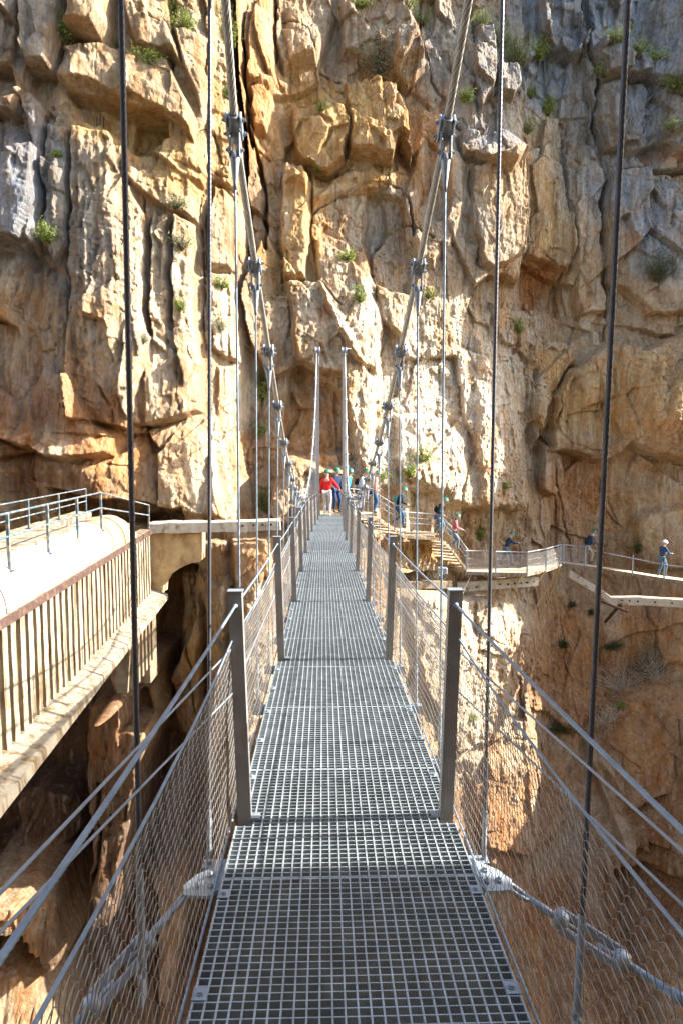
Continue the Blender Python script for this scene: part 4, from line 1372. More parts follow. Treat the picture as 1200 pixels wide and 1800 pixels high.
M_BEAM = mat('pale_beam_concrete', (0.44, 0.40, 0.32), 0.9, 0, 0.015, 16, 0.15, 5, 0.2, stain=(0.24, 0.18, 0.11), stain_amt=0.3, sscale=(3, 3, 2))
M_HOLE = mat('hole_shade', (0.03, 0.025, 0.02), 0.95)  # near-black discs paint the shade inside the beam holes
holed_beam('concrete_beam', 'long cracked concrete beam at the left joining the aqueduct to the far end of the bridge', [(262, 920, 26.1), (300, 918, 26.1), (380, 917, 26.1), (492, 914, 26.1)], 0.42, 0.7, [(427, 924, 26.1), (446, 923, 26.1), (462, 922, 26.1), (477, 922, 26.1)], M_BEAM, 0.05)
holed_beam('concrete_beam', 'straight pale concrete beam with a row of holes under the gallery platform', [(803, 1024, 34.4), (870, 1019, 34.4), (946, 1013, 34.6)], 0.50, 0.45, [(818, 1034, 34.4), (836, 1032, 34.4), (858, 1029, 34.4), (878, 1027, 34.4), (892, 1027, 34.4), (904, 1026, 34.4), (915, 1025, 34.4), (926, 1024, 34.5), (937, 1022, 34.6)], M_BEAM)
holed_beam('concrete_beam', 'short brown concrete beam just right of the bridge net, left of the holed one', [(690, 1024, 32.6), (740, 1022, 32.8), (794, 1022, 33.6)], 0.36, 0.4, [], M_CONC)
holed_beam('concrete_beam', 'long bent concrete beam under the right hand gallery walkway', [(1000, 1002, 36.6), (1055, 1034, 35.9), (1074, 1050, 35.6), (1125, 1050, 35.0), (1230, 1056, 34.0)], 0.42, 0.5, [(1092, 1055, 35.3), (1106, 1056, 35.1), (1120, 1057, 35.0), (1150, 1058, 34.7), (1180, 1060, 34.4)], M_BEAM)

# ------------------------------------------------------------------ gallery (walkway pinned to the cliff)
def gallery():
    t = thing('gallery_walkway', 'timber gallery platform with net railing right of the bridge, above the holed beam', 'walkway', P(890, 992, 36))
    z = P(890, 992, 36).z
    def at(u_, v_):      # point of the level floor seen at (u, v)
        d = P(u_, v_, 1.0)
        return d * (z / d.z)
    front = [at(818, 1004), at(870, 1006), at(925, 1007), at(958, 1000), at(984, 991)]
    back = [p + Vector((0.0, 1.35, 0)) for p in front]
    rim = front + back[::-1]
    mb = MB()
    n = len(rim)
    mb.add(rim + [p - Vector((0, 0, 0.10)) for p in rim], [tuple(range(n)), tuple(range(2 * n - 1, n - 1, -1))] + [(i, n + i, n + (i + 1) % n, (i + 1) % n) for i in range(n)])
    obj('floor', mb, M_WOODL, t)
    mb = MB()
    for a, b in zip(front[:-1], front[1:]):
        mb.beam(a + Vector((0, -0.03, -0.09)), b + Vector((0, -0.03, -0.09)), 0.05, 0.16)
    obj('edge_beam', mb, M_CONCW, t)
    def fence(parent, pts, h=1.05, step=1.55, lean=(0, 0, 0), mesh=True):
        for a, b in zip(pts[:-1], pts[1:]):
            L = (b - a).length
            k = max(1, round(L / step))
            for i in range(k + 1):
                if i == k and b is not pts[-1]:
                    continue
                p = a.lerp(b, i / k)
                obj('post', MB().beam(p + Vector((0, -0.03, -0.15)), p + Vector((0, -0.03, h)), 0.06, 0.06, (0, 1, 0)), M_GALV, parent)
            up = Vector((0, -0.03, h))
            obj('rail', MB().tube([a + up, b + up], 0.028, 6), M_GALV, parent)
            for q in (0.62, 0.35, 0.12):
                obj('rope', MB().tube([a + Vector((0, -0.03, h * q)), b + Vector((0, -0.03, h * q))], 0.010, 5), M_NET, parent)
            if mesh:
                mb_ = MB()
                m = int(L / 0.085)
                for s_ in (-1, 1):
                    for i in range(-10, m + 1):
                        t0, t1 = i / m, (i + 10) / m
                        h0, h1 = 0.02, 0.9 * h
                        if s_ < 0:
                            h0, h1 = h1, h0
                        c0, c1 = max(0, t0), min(1, t1)
                        if c1 <= c0:
                            continue
                        g0 = h0 + (h1 - h0) * (c0 - t0) / (t1 - t0)
                        g1 = h0 + (h1 - h0) * (c1 - t0) / (t1 - t0)
                        mb_.tube([a.lerp(b, c0) + Vector((0, -0.03, g0)), a.lerp(b, c1) + Vector((0, -0.03, g1))], 0.0035, 3, False, False)
                obj('net_panel', mb_, M_NET, parent)
    fence(t, front)
    for u0_, v0_, Y0_, u1_, v1_ in ((830, 1004, 34.4, 806, 1060), (925, 1006, 34.0, 910, 1018)):
        e = on_cliff(u1_, v1_)
        obj('strut', MB().tube([P(u0_, v0_, Y0_), Vector((e.x, e.y + 0.2, e.z))], 0.04, 6), M_WOOD, t)
    for u0_, v0_, u1_, v1_ in ((985, 990, 938, 1078), (983, 992, 962, 1066), (958, 1000, 930, 1046), (925, 1004, 890, 1040)):
        e = on_cliff(u1_, v1_)
        obj('strut', MB().tube([at(u0_, v0_ + 3), Vector((e.x, e.y + 0.2, e.z))], 0.05, 6), M_WOODL, t)
    # second walkway
    t2 = thing('gallery_walkway', 'narrow gallery walkway on the right with a low rail, above the bent beam', 'walkway', P(1100, 1004, 35))
    f2 = [P(989, 986, 37.0), P(1040, 994, 36.6), P(1110, 1007, 35.2), P(1165, 1018, 34.2), P(1260, 1034, 32.9)]
    zz = sum(p.z for p in f2) / len(f2)
    for p in f2:
        p.z = p.z * 0.6 + zz * 0.4
    b2 = [p + Vector((-0.1, 1.1, 0)) for p in f2]
    rim = f2 + b2[::-1]
    n = len(rim)
    mb = MB()
    mb.add(rim + [p - Vector((0, 0, 0.09)) for p in rim], [tuple(range(n)), tuple(range(2 * n - 1, n - 1, -1))] + [(i, n + i, n + (i + 1) % n, (i + 1) % n) for i in range(n)])
    obj('floor', mb, M_WOODL, t2)
    mb = MB()
    for a, b in zip(f2[:-1], f2[1:]):
        mb.beam(a + Vector((0, -0.04, -0.10)), b + Vector((0, -0.04, -0.10)), 0.06, 0.2)
    obj('edge_beam', mb, M_CONC, t2)
    fence(t2, f2[:1] + [f2[0].lerp(f2[1], 0.75)], mesh=True)
    r = [f2[0].lerp(f2[1], 0.8) + Vector((0, -0.05, 0.95)), f2[1] + Vector((0, -0.05, 0.9)), f2[2] + Vector((0, -0.05, 0.78)), f2[3] + Vector((0, -0.05, 0.7)), f2[4] + Vector((0, -0.05, 0.7))]
    obj('safety_rope', MB().tube(r, 0.022, 6), M_GALV, t2)
    for p in (f2[2], f2[3], f2[3].lerp(f2[4], 0.5)):
        obj('post', MB().beam(p + Vector((0, -0.05, -0.15)), p + Vector((0, -0.05, 0.95)), 0.06, 0.06, (0, 1, 0)), M_GALV, t2)
    # props under the bent beam
    p0 = P(1090, 1062, 35.2)
    mb = MB().beam(P(1052, 1056, 35.6), P(1104, 1076, 34.6), 0.10, 0.12)
    obj('iron_prop', mb, M_RUST, t2)
    e = on_cliff(1064, 1096)
    obj('iron_prop', MB().beam(p0, Vector((e.x, e.y + 0.2, e.z)), 0.12, 0.12), M_RUST, t2)
    # stairs: from the bridge end down to the platform
    t3 = thing('cliff_stairs', 'timber stairs stepping down from the bridge end to the gallery platform', 'stairs', P(765, 940, 32))
    path = [(612, 900, 28.9), (650, 902, 29.6), (690, 925, 30.8), (706, 937, 31.2), (768, 941, 32.0), (790, 962, 33.0), (818, 1000, 34.6)]
    q = [P(*p) for p in path]
    for i in range(len(q) - 1):
        a, b = q[i], q[i + 1]
        drop = a.z - b.z
        k = max(1, round(drop / 0.2))
        hd = Vector((b.x - a.x, b.y - a.y, 0))
        nrm = Vector((hd.y, -hd.x, 0)).normalized()      # towards the gorge
        if nrm.y > 0:
            nrm = -nrm
        for j in range(k):
            p = a.lerp(b, j / k)
            r_ = a.lerp(b, (j + 1) / k)
            z0 = p.z - (drop / k if k > 1 else drop * 0.5)
            mid = (p + r_) / 2
            mid.z = z0
            L = Vector((r_.x - p.x, r_.y - p.y, 0)).length + 0.03
            ang = math.atan2(hd.y, hd.x)
            mb = MB().box(mid - nrm * 0.45 - Vector((0, 0, 0.04)), (L, 1.1, 0.07), Matrix.Rotation(ang, 3, 'Z'))
            obj('step', mb, M_WOODL if i != 3 else M_CONCW, t3)
        mb = MB().beam(a + nrm * 0.12 - Vector((0, 0, 0.16)), b + nrm * 0.12 - Vector((0, 0, 0.16)), 0.05, 0.14)
        obj('stringer', mb, M_CONC, t3)
    for i in range(len(q) - 1):
        a, b = q[i] + Vector((0.05, -0.15, 0)), q[i + 1] + Vector((0.05, -0.15, 0))
        up = Vector((0, 0, 1.0))
        obj('rail', MB().tube([a + up, b + up], 0.018, 6), M_GALV, t3)
        for qh in (0.5, 0.75):
            obj('rope', MB().tube([a + up * qh, b + up * qh], 0.010, 5), M_GALV, t3)
        if i in (1, 4, 5):
            obj('post', MB().beam(b + Vector((0, 0, -0.2)), b + up, 0.06, 0.06, (0, 1, 0)), M_GALV, t3)
    # lower ropes tied to the rock under the stairs
    for (u0_, v0_, Y0_, u1_, v1_) in ((700, 960, 14, 775, 1000), (700, 985, 14, 778, 1006)):
        pass
    obj('lashing_block', MB().box(P(776, 1003, 33.0), (0.5, 0.3, 0.34), None, 0.04), M_GALV, t3)


M_WOODL = mat('sunbleached_timber', (0.52, 0.42, 0.28), 0.85, 0, 0.004, 40, 0.25, 6, 0.3)
gallery()
# rusty stakes and pegs left in the rock
for (u_, v_, du, dv, lab, nm, kk) in ((180, 220, 0, -15, 'three thin rusty stakes standing on the ledge of the left cliff', 'iron_stakes', 3), (418, 326, -16, -1, 'thin iron peg sticking out of the cleft edge', 'iron_peg', 1), (354, 226, 20, 0, 'short iron peg by the dark hanger at upper left', 'iron_peg', 1)):
    e = on_cliff(u_, v_)
    mb = MB()
    for j in range(kk):
        a = e + Vector((0.13 * (j - kk / 2), -0.05, -0.1))
        b = P(u_ + du, v_ + dv, e.y - 0.3) + Vector((0.13 * (j - kk / 2), 0, 0.1 * (j % 2)))
        mb.tube([a, b], 0.022, 5)
    o = obj(nm, mb, M_RUST, None, e)
    tag(o, lab, 'iron stakes' if kk > 1 else 'iron peg')
# ------------------------------------------------------------------ people
M_SKIN = mat('skin', (0.52, 0.32, 0.22), 0.55)
M_HELMET = mat('green_helmet', (0.012, 0.14, 0.09), 0.5)
M_HELMETW = mat('white_helmet', (0.75, 0.76, 0.78), 0.35)
M_HAIR = mat('dark_hair', (0.05, 0.03, 0.02), 0.7)
M_SHOE = mat('dark_shoes', (0.04, 0.035, 0.035), 0.7)
M_SHOEW = mat('white_shoes', (0.6, 0.6, 0.58), 0.7)
CLOTH = {}


def cloth(name, c):
    if name not in CLOTH:
        CLOTH[name] = mat(name, c, 0.85, 0, 0.006, 18, 0.15, 9, 0.2)
    return CLOTH[name]


def skin_mesh(name, verts, edges, radii, m, parent, root=0, sub=2):
    me = bpy.data.meshes.new(name)
    me.from_pydata([tuple(v) for v in verts], edges, [])
    me.update()
    o = bpy.data.objects.new(name, me)
    C.objects.link(o)
    o.parent = parent
    me.materials.append(m)
    md = o.modifiers.new('skin', 'SKIN')
    md.use_smooth_shade = True
    lay = me.skin_vertices[0].data if me.skin_vertices else None
    if lay is None:
        me.attributes.new
    for i, r in enumerate(radii):
        if isinstance(r, tuple):
            me.skin_vertices[0].data[i].radius = r
        else:
            me.skin_vertices[0].data[i].radius = (r, r)
    me.skin_vertices[0].data[root].use_root = True
    s = o.modifiers.new('sub', 'SUBSURF')
    s.levels = sub
    s.render_levels = sub
    return o


def ik(a, b, l1, l2, pole):
    """middle joint between a and b"""
    a, b, pole = Vector(a), Vector(b), Vector(pole)
    d = b - a
    L = min(d.length, (l1 + l2) * 0.999)
    d.normalize()
    x = (l1 * l1 - l2 * l2 + L * L) / (2 * L)
    h = math.sqrt(max(0, l1 * l1 - x * x))
    pl_ = (pole - d * pole.dot(d)).normalized()
    return a + d * x + pl_ * h, a + d * L


def person(label, pos, heading, jacket, trousers, lf=(-0.09, 0.0, 0.0), rf=(0.09, 0.0, 0.0), lh=(-0.26, 0.05, 0.85), rh=(0.26, 0.05, 0.85), lean=0.05, look=0.2, pack=None, helmet=None, shoes=None, hgt=1.80, drop=0.0, hair=0.0):
    """local axes: x to the right, y forward; heading in degrees from +Y clockwise"""
    s = hgt / 1.72
    t = thing('person', label, 'person', pos)
    t.rotation_euler = (0, 0, -R(heading))
    t.scale = (s, s, s)
    pel = Vector((0, -0.02, 0.92 - drop))
    chest = pel + Vector((0, lean * 0.9, 0.36))
    neck = chest + Vector((0, lean * 0.5, 0.17))
    head = neck + Vector((0, 0.03 + lean * 0.2, 0.13))
    V = {'pel': pel, 'waist': pel.lerp(chest, 0.45) + Vector((0, 0.01, 0)), 'chest': chest, 'neck': neck + Vector((0, 0, 0.0)), 'neck2': neck + Vector((0, 0.01, 0.06))}
    for k, sx, foot, hand in (('l', -1, lf, lh), ('r', 1, rf, rh)):
        hip = pel + Vector((sx * 0.095, 0, -0.04))
        ank = Vector(foot) + Vector((0, 0, 0.08))
        kn, ank = ik(hip, ank, 0.43, 0.42, (0, 1, 0.1))
        V[k + 'hip'], V[k + 'knee'], V[k + 'ank'] = hip, kn, ank
        V[k + 'calf'] = kn.lerp(ank, 0.3) + Vector((0, -0.02, 0))
        V[k + 'thigh'] = hip.lerp(kn, 0.4)
        V[k + 'toe'] = ank + Vector((sx * 0.02, 0.15, -0.055))
        V[k + 'heel'] = ank + Vector((0, -0.03, -0.045))
        sh = chest + Vector((sx * 0.175, 0, 0.10))
        el_, wr = ik(sh, hand, 0.29, 0.26, (sx * 0.6, -1, -0.4))
        V[k + 'sh'], V[k + 'elb'], V[k + 'wr'] = sh, el_, wr
        V[k + 'fore'] = el_.lerp(wr, 0.35)
    def build(name, keys, links, rad, m, root, sub=2):
        idx = {k: i for i, k in enumerate(keys)}
        return skin_mesh(name, [V[k] for k in keys], [(idx[a], idx[b]) for a, b in links], [rad[k] for k in keys], m, t, idx[root], sub)
    # the continuous body
    hd = (V['rwr'] - V['rfore']).normalized()
    for k in 'lr':
        dr = (V[k + 'wr'] - V[k + 'fore']).normalized()
        sxx = -1 if k == 'l' else 1
        side = Vector((1, 0, 0)) if abs(dr.x) < 0.7 else Vector((0, 0, 1))
        side = (side - dr * side.dot(dr)).normalized()
        crl = Vector((0, 0.4, -0.5)) - dr * Vector((0, 0.4, -0.5)).dot(dr)
        V[k + 'palm'] = V[k + 'wr'] + dr * 0.055
        for f, (o_, L) in enumerate(((-0.03, 0.06), (-0.010, 0.075), (0.010, 0.07), (0.03, 0.055))):
            V[k + 'f%da' % f] = V[k + 'palm'] + dr * 0.04 + side * o_
            V[k + 'f%db' % f] = V[k + 'f%da' % f] + dr * L * 0.5 + crl * 0.01
            V[k + 'f%dc' % f] = V[k + 'f%db' % f] + dr * L * 0.4 + crl * 0.03
        V[k + 'tha'] = V[k + 'palm'] - side * 0.035 - dr * 0.005 + crl * 0.01
        V[k + 'thb'] = V[k + 'tha'] - side * 0.015 + dr * 0.035
    keys = ['pel', 'waist', 'chest', 'neck', 'neck2']
    links = [('pel', 'waist'), ('waist', 'chest'), ('chest', 'neck'), ('neck', 'neck2')]
    rad = {'pel': (0.14, 0.10), 'waist': (0.12, 0.09), 'chest': (0.15, 0.105), 'neck': 0.06, 'neck2': 0.055}
    for k in 'lr':
        keys += [k + q for q in ('hip', 'thigh', 'knee', 'calf', 'ank', 'sh', 'elb', 'fore', 'wr', 'palm', 'tha', 'thb')]
        links += [('pel', k + 'hip'), (k + 'hip', k + 'thigh'), (k + 'thigh', k + 'knee'), (k + 'knee', k + 'calf'), (k + 'calf', k + 'ank'), ('chest', k + 'sh'), (k + 'sh', k + 'elb'), (k + 'elb', k + 'fore'), (k + 'fore', k + 'wr'), (k + 'wr', k + 'palm'), (k + 'palm', k + 'tha'), (k + 'tha', k + 'thb')]
        rad.update({k + 'hip': 0.085, k + 'thigh': 0.078, k + 'knee': 0.052, k + 'calf': 0.052, k + 'ank': 0.036, k + 'sh': 0.055, k + 'elb': 0.038, k + 'fore': 0.036, k + 'wr': 0.025, k + 'palm': (0.034, 0.016), k + 'tha': 0.013, k + 'thb': 0.010})
        for f in range(4):
            keys += [k + 'f%d%s' % (f, c_) for c_ in 'abc']
            links += [(k + 'palm', k + 'f%da' % f), (k + 'f%da' % f, k + 'f%db' % f), (k + 'f%db' % f, k + 'f%dc' % f)]
            rad.update({k + 'f%da' % f: 0.010, k + 'f%db' % f: 0.009, k + 'f%dc' % f: 0.007})
    # head joined to the neck: skull, jaw
    V['h1'] = head + Vector((0, 0.0, -0.01))
    V['h2'] = head + Vector((0, -0.01 + look * 0.02, 0.075))
    V['h3'] = head + Vector((0, -0.01 + look * 0.03, 0.13))
    V['jaw'] = head + Vector((0, 0.05 + look * 0.05, -0.045 - look * 0.03))
    V['nose'] = head + Vector((0, 0.105 + look * 0.04, 0.015 - look * 0.06))
    keys += ['h1', 'h2', 'h3', 'jaw', 'nose']
    links += [('neck2', 'h1'), ('h1', 'h2'), ('h2', 'h3'), ('h1', 'jaw'), ('h1', 'nose')]
    rad.update({'h1': (0.074, 0.085), 'h2': (0.078, 0.095), 'h3': (0.05, 0.06), 'jaw': (0.045, 0.04), 'nose': 0.014})
    build('body', keys, links, rad, M_SKIN, 'pel')
    # jacket and trousers
    keys = ['pel', 'waist', 'chest', 'neck']
    links = [('pel', 'waist'), ('waist', 'chest'), ('chest', 'neck')]
    rad = {'pel': (0.165, 0.125), 'waist': (0.15, 0.12), 'chest': (0.175, 0.13), 'neck': 0.078}
    for k in 'lr':
        keys += [k + q for q in ('sh', 'elb', 'fore', 'wr')]
        links += [('chest', k + 'sh'), (k + 'sh', k + 'elb'), (k + 'elb', k + 'fore'), (k + 'fore', k + 'wr')]
        rad.update({k + 'sh': 0.078, k + 'elb': 0.056, k + 'fore': 0.052, k + 'wr': 0.036})
    build('jacket', keys, links, rad, jacket, 'chest')
    keys = ['pel']
    links = []
    rad = {'pel': (0.155, 0.115)}
    for k in 'lr':
        keys += [k + q for q in ('hip', 'thigh', 'knee', 'calf', 'ank')]
        links += [('pel', k + 'hip'), (k + 'hip', k + 'thigh'), (k + 'thigh', k + 'knee'), (k + 'knee', k + 'calf'), (k + 'calf', k + 'ank')]
        rad.update({k + 'hip': 0.105, k + 'thigh': 0.098, k + 'knee': 0.070, k + 'calf': 0.068, k + 'ank': 0.054})
    build('trousers', keys, links, rad, trousers, 'pel')
    for k in 'lr':
        build('shoe', [k + 'heel', k + 'toe'], [(k + 'heel', k + 'toe')], {k + 'heel': (0.048, 0.05), k + 'toe': (0.045, 0.03)}, shoes or M_SHOE, k + 'heel')
    # helmet: shell with brim
    mb = MB()
    hc = head + Vector((0, 0.0 + look * 0.02, 0.065))
    tl = Vector((0, look * 0.7, 1)).normalized()
    mb.lathe(hc, hc + tl, [(-0.012, 0.150), (0.0, 0.152), (0.012, 0.135), (0.06, 0.125), (0.10, 0.095), (0.125, 0.05), (0.132, 0.0)], 18)
    mb.lathe(hc, hc + tl, [(-0.012, 0.150), (-0.008, 0.12)], 18)
    me_off = t.location
    me = bpy.data.meshes.new('helmet')
    me.from_pydata([tuple(v) for v in mb.v], [], mb.f)
    me.polygons.foreach_set('use_smooth', mb.sm)
    me.materials.append(helmet or M_HELMET)
    o = bpy.data.objects.new('helmet', me)
    C.objects.link(o)
    o.parent = t
    if hair:
        V['ha'] = head + Vector((0, -0.07, 0.0))
        V['hb'] = head + Vector((0, -0.10, -0.14))
        build('hair', ['ha', 'hb'], [('ha', 'hb')], {'ha': (0.075, 0.05), 'hb': (0.05, 0.03)}, M_HAIR, 'ha')
    if pack:
        V['pa'] = V['waist'] + Vector((0, -0.20, 0.0))
        V['pb'] = V['chest'] + Vector((0, -0.20, 0.10))
        build('backpack', ['pa', 'pb'], [('pa', 'pb')], {'pa': (0.15, 0.10), 'pb': (0.14, 0.085)}, pack, 'pa')
        for sx in (-1, 1):
            V['s1'] = V['chest'] + Vector((sx * 0.10, -0.13, 0.14))
            V['s2'] = V['chest'] + Vector((sx * 0.11, 0.02, 0.20))
            V['s3'] = V['chest'] + Vector((sx * 0.12, 0.145, 0.06))
            V['s4'] = V['waist'] + Vector((sx * 0.13, 0.08, 0.02))
            build('strap', ['s1', 's2', 's3', 's4'], [('s1', 's2'), ('s2', 's3'), ('s3', 's4')], {'s1': 0.022, 's2': 0.022, 's3': 0.02, 's4': 0.016}, pack, 's1', 1)
    return t


RED = cloth('red_jacket', (0.62, 0.02, 0.02))
GREYT = cloth('pale_grey_trousers', (0.45, 0.45, 0.44))
NAVY = cloth('navy_jacket', (0.025, 0.045, 0.09))
JEANS = cloth('blue_jeans', (0.05, 0.11, 0.22))
LJEANS = cloth('light_jeans', (0.10, 0.17, 0.24))
BLACK = cloth('black_cloth', (0.02, 0.022, 0.028))
WHITE = cloth('white_top', (0.55, 0.57, 0.62))
PINK = cloth('pink_top', (0.48, 0.13, 0.14))
SALMON = cloth('salmon_vest', (0.60, 0.26, 0.20))
TEALC = cloth('teal_pack', (0.03, 0.25, 0.28))
DKGREY = cloth('dark_grey_trousers', (0.12, 0.13, 0.15))
OLIVE = cloth('green_jacket', (0.05, 0.10, 0.045))

person('person in a red jacket and pale trousers at the far end of the bridge', P(575, 906, 27.3) + Vector((0, 0, 0.0)), 8, RED, GREYT, rh=(0.44, 0.30, 0.98), lh=(-0.27, 0.06, 0.84), lean=0.02, look=0.3, shoes=M_SHOEW, hair=0)
person('person in navy with dark jeans just right of the red jacket at the bridge end', P(590, 899, 28.6), 150, NAVY, cloth('dark_jeans', (0.03, 0.05, 0.12)), lean=0.05, look=0.5, rh=(0.30, 0.25, 1.05), lf=(-0.12, 0.05, 0))
person('person in a green helmet mostly hidden behind the right tower post', P(611.5, 899, 29.2), 120, TEALC, BLACK, look=0.3)
person('person in a white top with a dark backpack right of the tower post', P(631, 899, 29.4), 100, WHITE, DKGREY, pack=BLACK, lean=0.18, look=0.7, lh=(-0.2, 0.4, 1.0), rh=(0.2, 0.4, 1.0))
person('person in a salmon vest and blue jeans at the head of the stairs', P(656, 901, 29.7), 80, SALMON, JEANS, lean=0.1, look=0.5, lh=(-0.2, 0.3, 1.0))
person('person in black with a teal backpack stepping down the stairs', P(699, 926, 30.9), 85, BLACK, JEANS, lf=(-0.09, -0.22, 0.14), rf=(0.09, 0.20, 0.0), lean=0.16, look=0.9, pack=TEALC, lh=(-0.22, 0.34, 1.02), rh=(0.22, 0.36, 1.0), drop=0.03)
person('person in a dark grey jacket and light jeans at the end of the landing', P(768, 941, 32.1), 95, cloth('charcoal_jacket', (0.05, 0.055, 0.065)), LJEANS, lf=(-0.09, -0.12, 0.0), rf=(0.09, 0.2, 0.05), lean=0.2, look=0.9, pack=BLACK, lh=(-0.22, 0.2, 0.95), rh=(0.22, 0.25, 0.95), drop=0.04)
person('person in a pink top and grey jeans going down the lower stairs', P(796, 967, 33.2), 95, PINK, cloth('grey_jeans', (0.14, 0.18, 0.23)), lf=(-0.09, -0.15, 0.08), rf=(0.09, 0.18, 0), lean=0.1, look=0.8, lh=(-0.24, 0.35, 1.0), rh=(0.24, 0.35, 1.0), drop=0.04, hair=1)
person('person in navy reaching for the rail on the gallery platform', P(889, 993, 35.9), 95, NAVY, cloth('slate_trousers', (0.11, 0.15, 0.19)), lf=(-0.09, -0.34, 0.0), rf=(0.09, 0.22, 0), lean=0.14, look=0.6, rh=(0.2, 0.56, 1.16), lh=(-0.2, 0.5, 1.14), drop=0.05)
person('person in navy with grey trousers walking onto the narrow gallery walkway', P(1031, 989, 37.0), 80, NAVY, cloth('beige_trousers', (0.26, 0.25, 0.21)), lf=(-0.09, -0.30, 0.0), rf=(0.09, 0.15, 0), lean=0.2, look=0.8, rh=(0.2, 0.3, 0.95), pack=BLACK, drop=0.05)
person('person in a white helmet, navy jacket and jeans standing at the far right', P(1162, 1012, 34.3), 75, cloth('blue_navy_jacket', (0.03, 0.07, 0.14)), LJEANS, lf=(-0.09, -0.16, 0.0), rf=(0.09, 0.12, 0), lean=0.06, look=0.4, rh=(0.2, 0.36, 1.12), lh=(-0.2, 0.36, 1.08), helmet=M_HELMETW)
# ------------------------------------------------------------------ plants on the ledges
def leafmat(name, c, c2):
    m = bpy.data.materials.new(name)
    m.use_nodes = True
    nt = m.node_tree
    b = nt.nodes['Principled BSDF']
    b.inputs['Roughness'].default_value = 0.7
    b.inputs['Specular IOR Level'].default_value = 0.2
    tc = nt.nodes.new('ShaderNodeTexCoord')
    n = nt.nodes.new('ShaderNodeTexNoise')
    n.inputs['Scale'].default_value = 9
    r = nt.nodes.new('ShaderNodeValToRGB')
    r.color_ramp.elements[0].position = 0.35
    r.color_ramp.elements[1].position = 0.65
    r.color_ramp.elements[0].color = (*c, 1)
    r.color_ramp.elements[1].color = (*c2, 1)
    nt.links.new(tc.outputs['Object'], n.inputs['Vector'])
    nt.links.new(n.outputs['Fac'], r.inputs[0])
    nt.links.new(r.outputs[0], b.inputs['Base Color'])
    tr = nt.nodes.new('ShaderNodeBsdfTranslucent')
    nt.links.new(r.outputs[0], tr.inputs[0])
    mx = nt.nodes.new('ShaderNodeMixShader')
    mx.inputs[0].default_value = 0.3
    out = nt.nodes['Material Output']
    nt.links.new(b.outputs[0], mx.inputs[1])
    nt.links.new(tr.outputs[0], mx.inputs[2])
    nt.links.new(mx.outputs[0], out.inputs[0])
    return m


LG = leafmat('bright_leaves', (0.12, 0.20, 0.03), (0.34, 0.38, 0.09))
LO = leafmat('olive_leaves', (0.17, 0.19, 0.09), (0.34, 0.33, 0.20))
LD = leafmat('dry_twigs', (0.48, 0.42, 0.34), (0.70, 0.64, 0.54))
LK = leafmat('dark_leaves', (0.035, 0.06, 0.02), (0.09, 0.13, 0.04))


def plant(u_, v_, w_, h_, kind, label, name='rock_plant', cat='plant', group=None):
    e = on_cliff(u_, v_)
    Yc = e.y
    w_, h_ = w_ * 1.3, h_ * 1.3
    sx, sz = w_ / F * Yc, h_ / F * Yc
    rnd = random.Random(int(u_ * 7 + v_ * 13))
    t = thing(name, label, cat, (e.x, e.y, e.z - sz * 0.4), group)
    stem, leaf = MB(), MB()
    base = Vector((e.x, e.y + 0.05, e.z - sz * 0.35))
    ns = max(7, int(20 * (sx + sz)))
    for i in range(ns):
        a = rnd.uniform(-1, 1)
        tip = base + Vector((a * sx * 0.55, -rnd.uniform(0.02, 0.7) * min(sx, 0.9), sz * (0.30 + 0.75 * rnd.random() * math.sqrt(max(0, 1 - a * a)))))
        if kind == 'hang':
            tip.z = base.z + sz * rnd.uniform(-0.6, 0.4)
        mid = base.lerp(tip, 0.55) + Vector((rnd.uniform(-1, 1), rnd.uniform(-1, 0), rnd.uniform(-0.3, 1))) * 0.09 * sx
        stem.tube([base, mid, tip], [0.012, 0.008, 0.004], 4, True, False)
        nl = 26 if kind != 'dry' else 14
        for k in range(nl):
            f = rnd.uniform(0.25, 1.05)
            c0 = (base.lerp(mid, f / 0.55) if f < 0.55 else mid.lerp(tip, (f - 0.55) / 0.45)) + Vector((rnd.gauss(0, 1), rnd.gauss(0, 0.8), rnd.gauss(0, 1))) * 0.055 * (sx + sz) * 0.8
            L = rnd.uniform(0.05, 0.11) * (1.0 if kind != 'dry' else 1.8)
            W = L * (0.42 if kind not in ('grass', 'dry') else 0.13)
            if kind == 'grass':
                L *= 1.8
            d = Vector((rnd.gauss(0, 1), rnd.gauss(0, 1), rnd.gauss(0.5 if kind != 'hang' else -0.3, 1))).normalized()
            s_ = d.cross(Vector((rnd.gauss(0, 1), rnd.gauss(0, 1), rnd.gauss(0, 1)))).normalized()
            leaf.add([c0, c0 + d * L * 0.5 + s_ * W * 0.5, c0 + d * L, c0 + d * L * 0.5 - s_ * W * 0.5], [(0, 1, 2, 3)])
    obj('stems', stem, M_RUST if kind != 'dry' else LD, t)
    obj('leaves', leaf, {'green': LG, 'grass': LG, 'olive': LO, 'dry': LD, 'dark': LK, 'hang': LK}[kind], t)


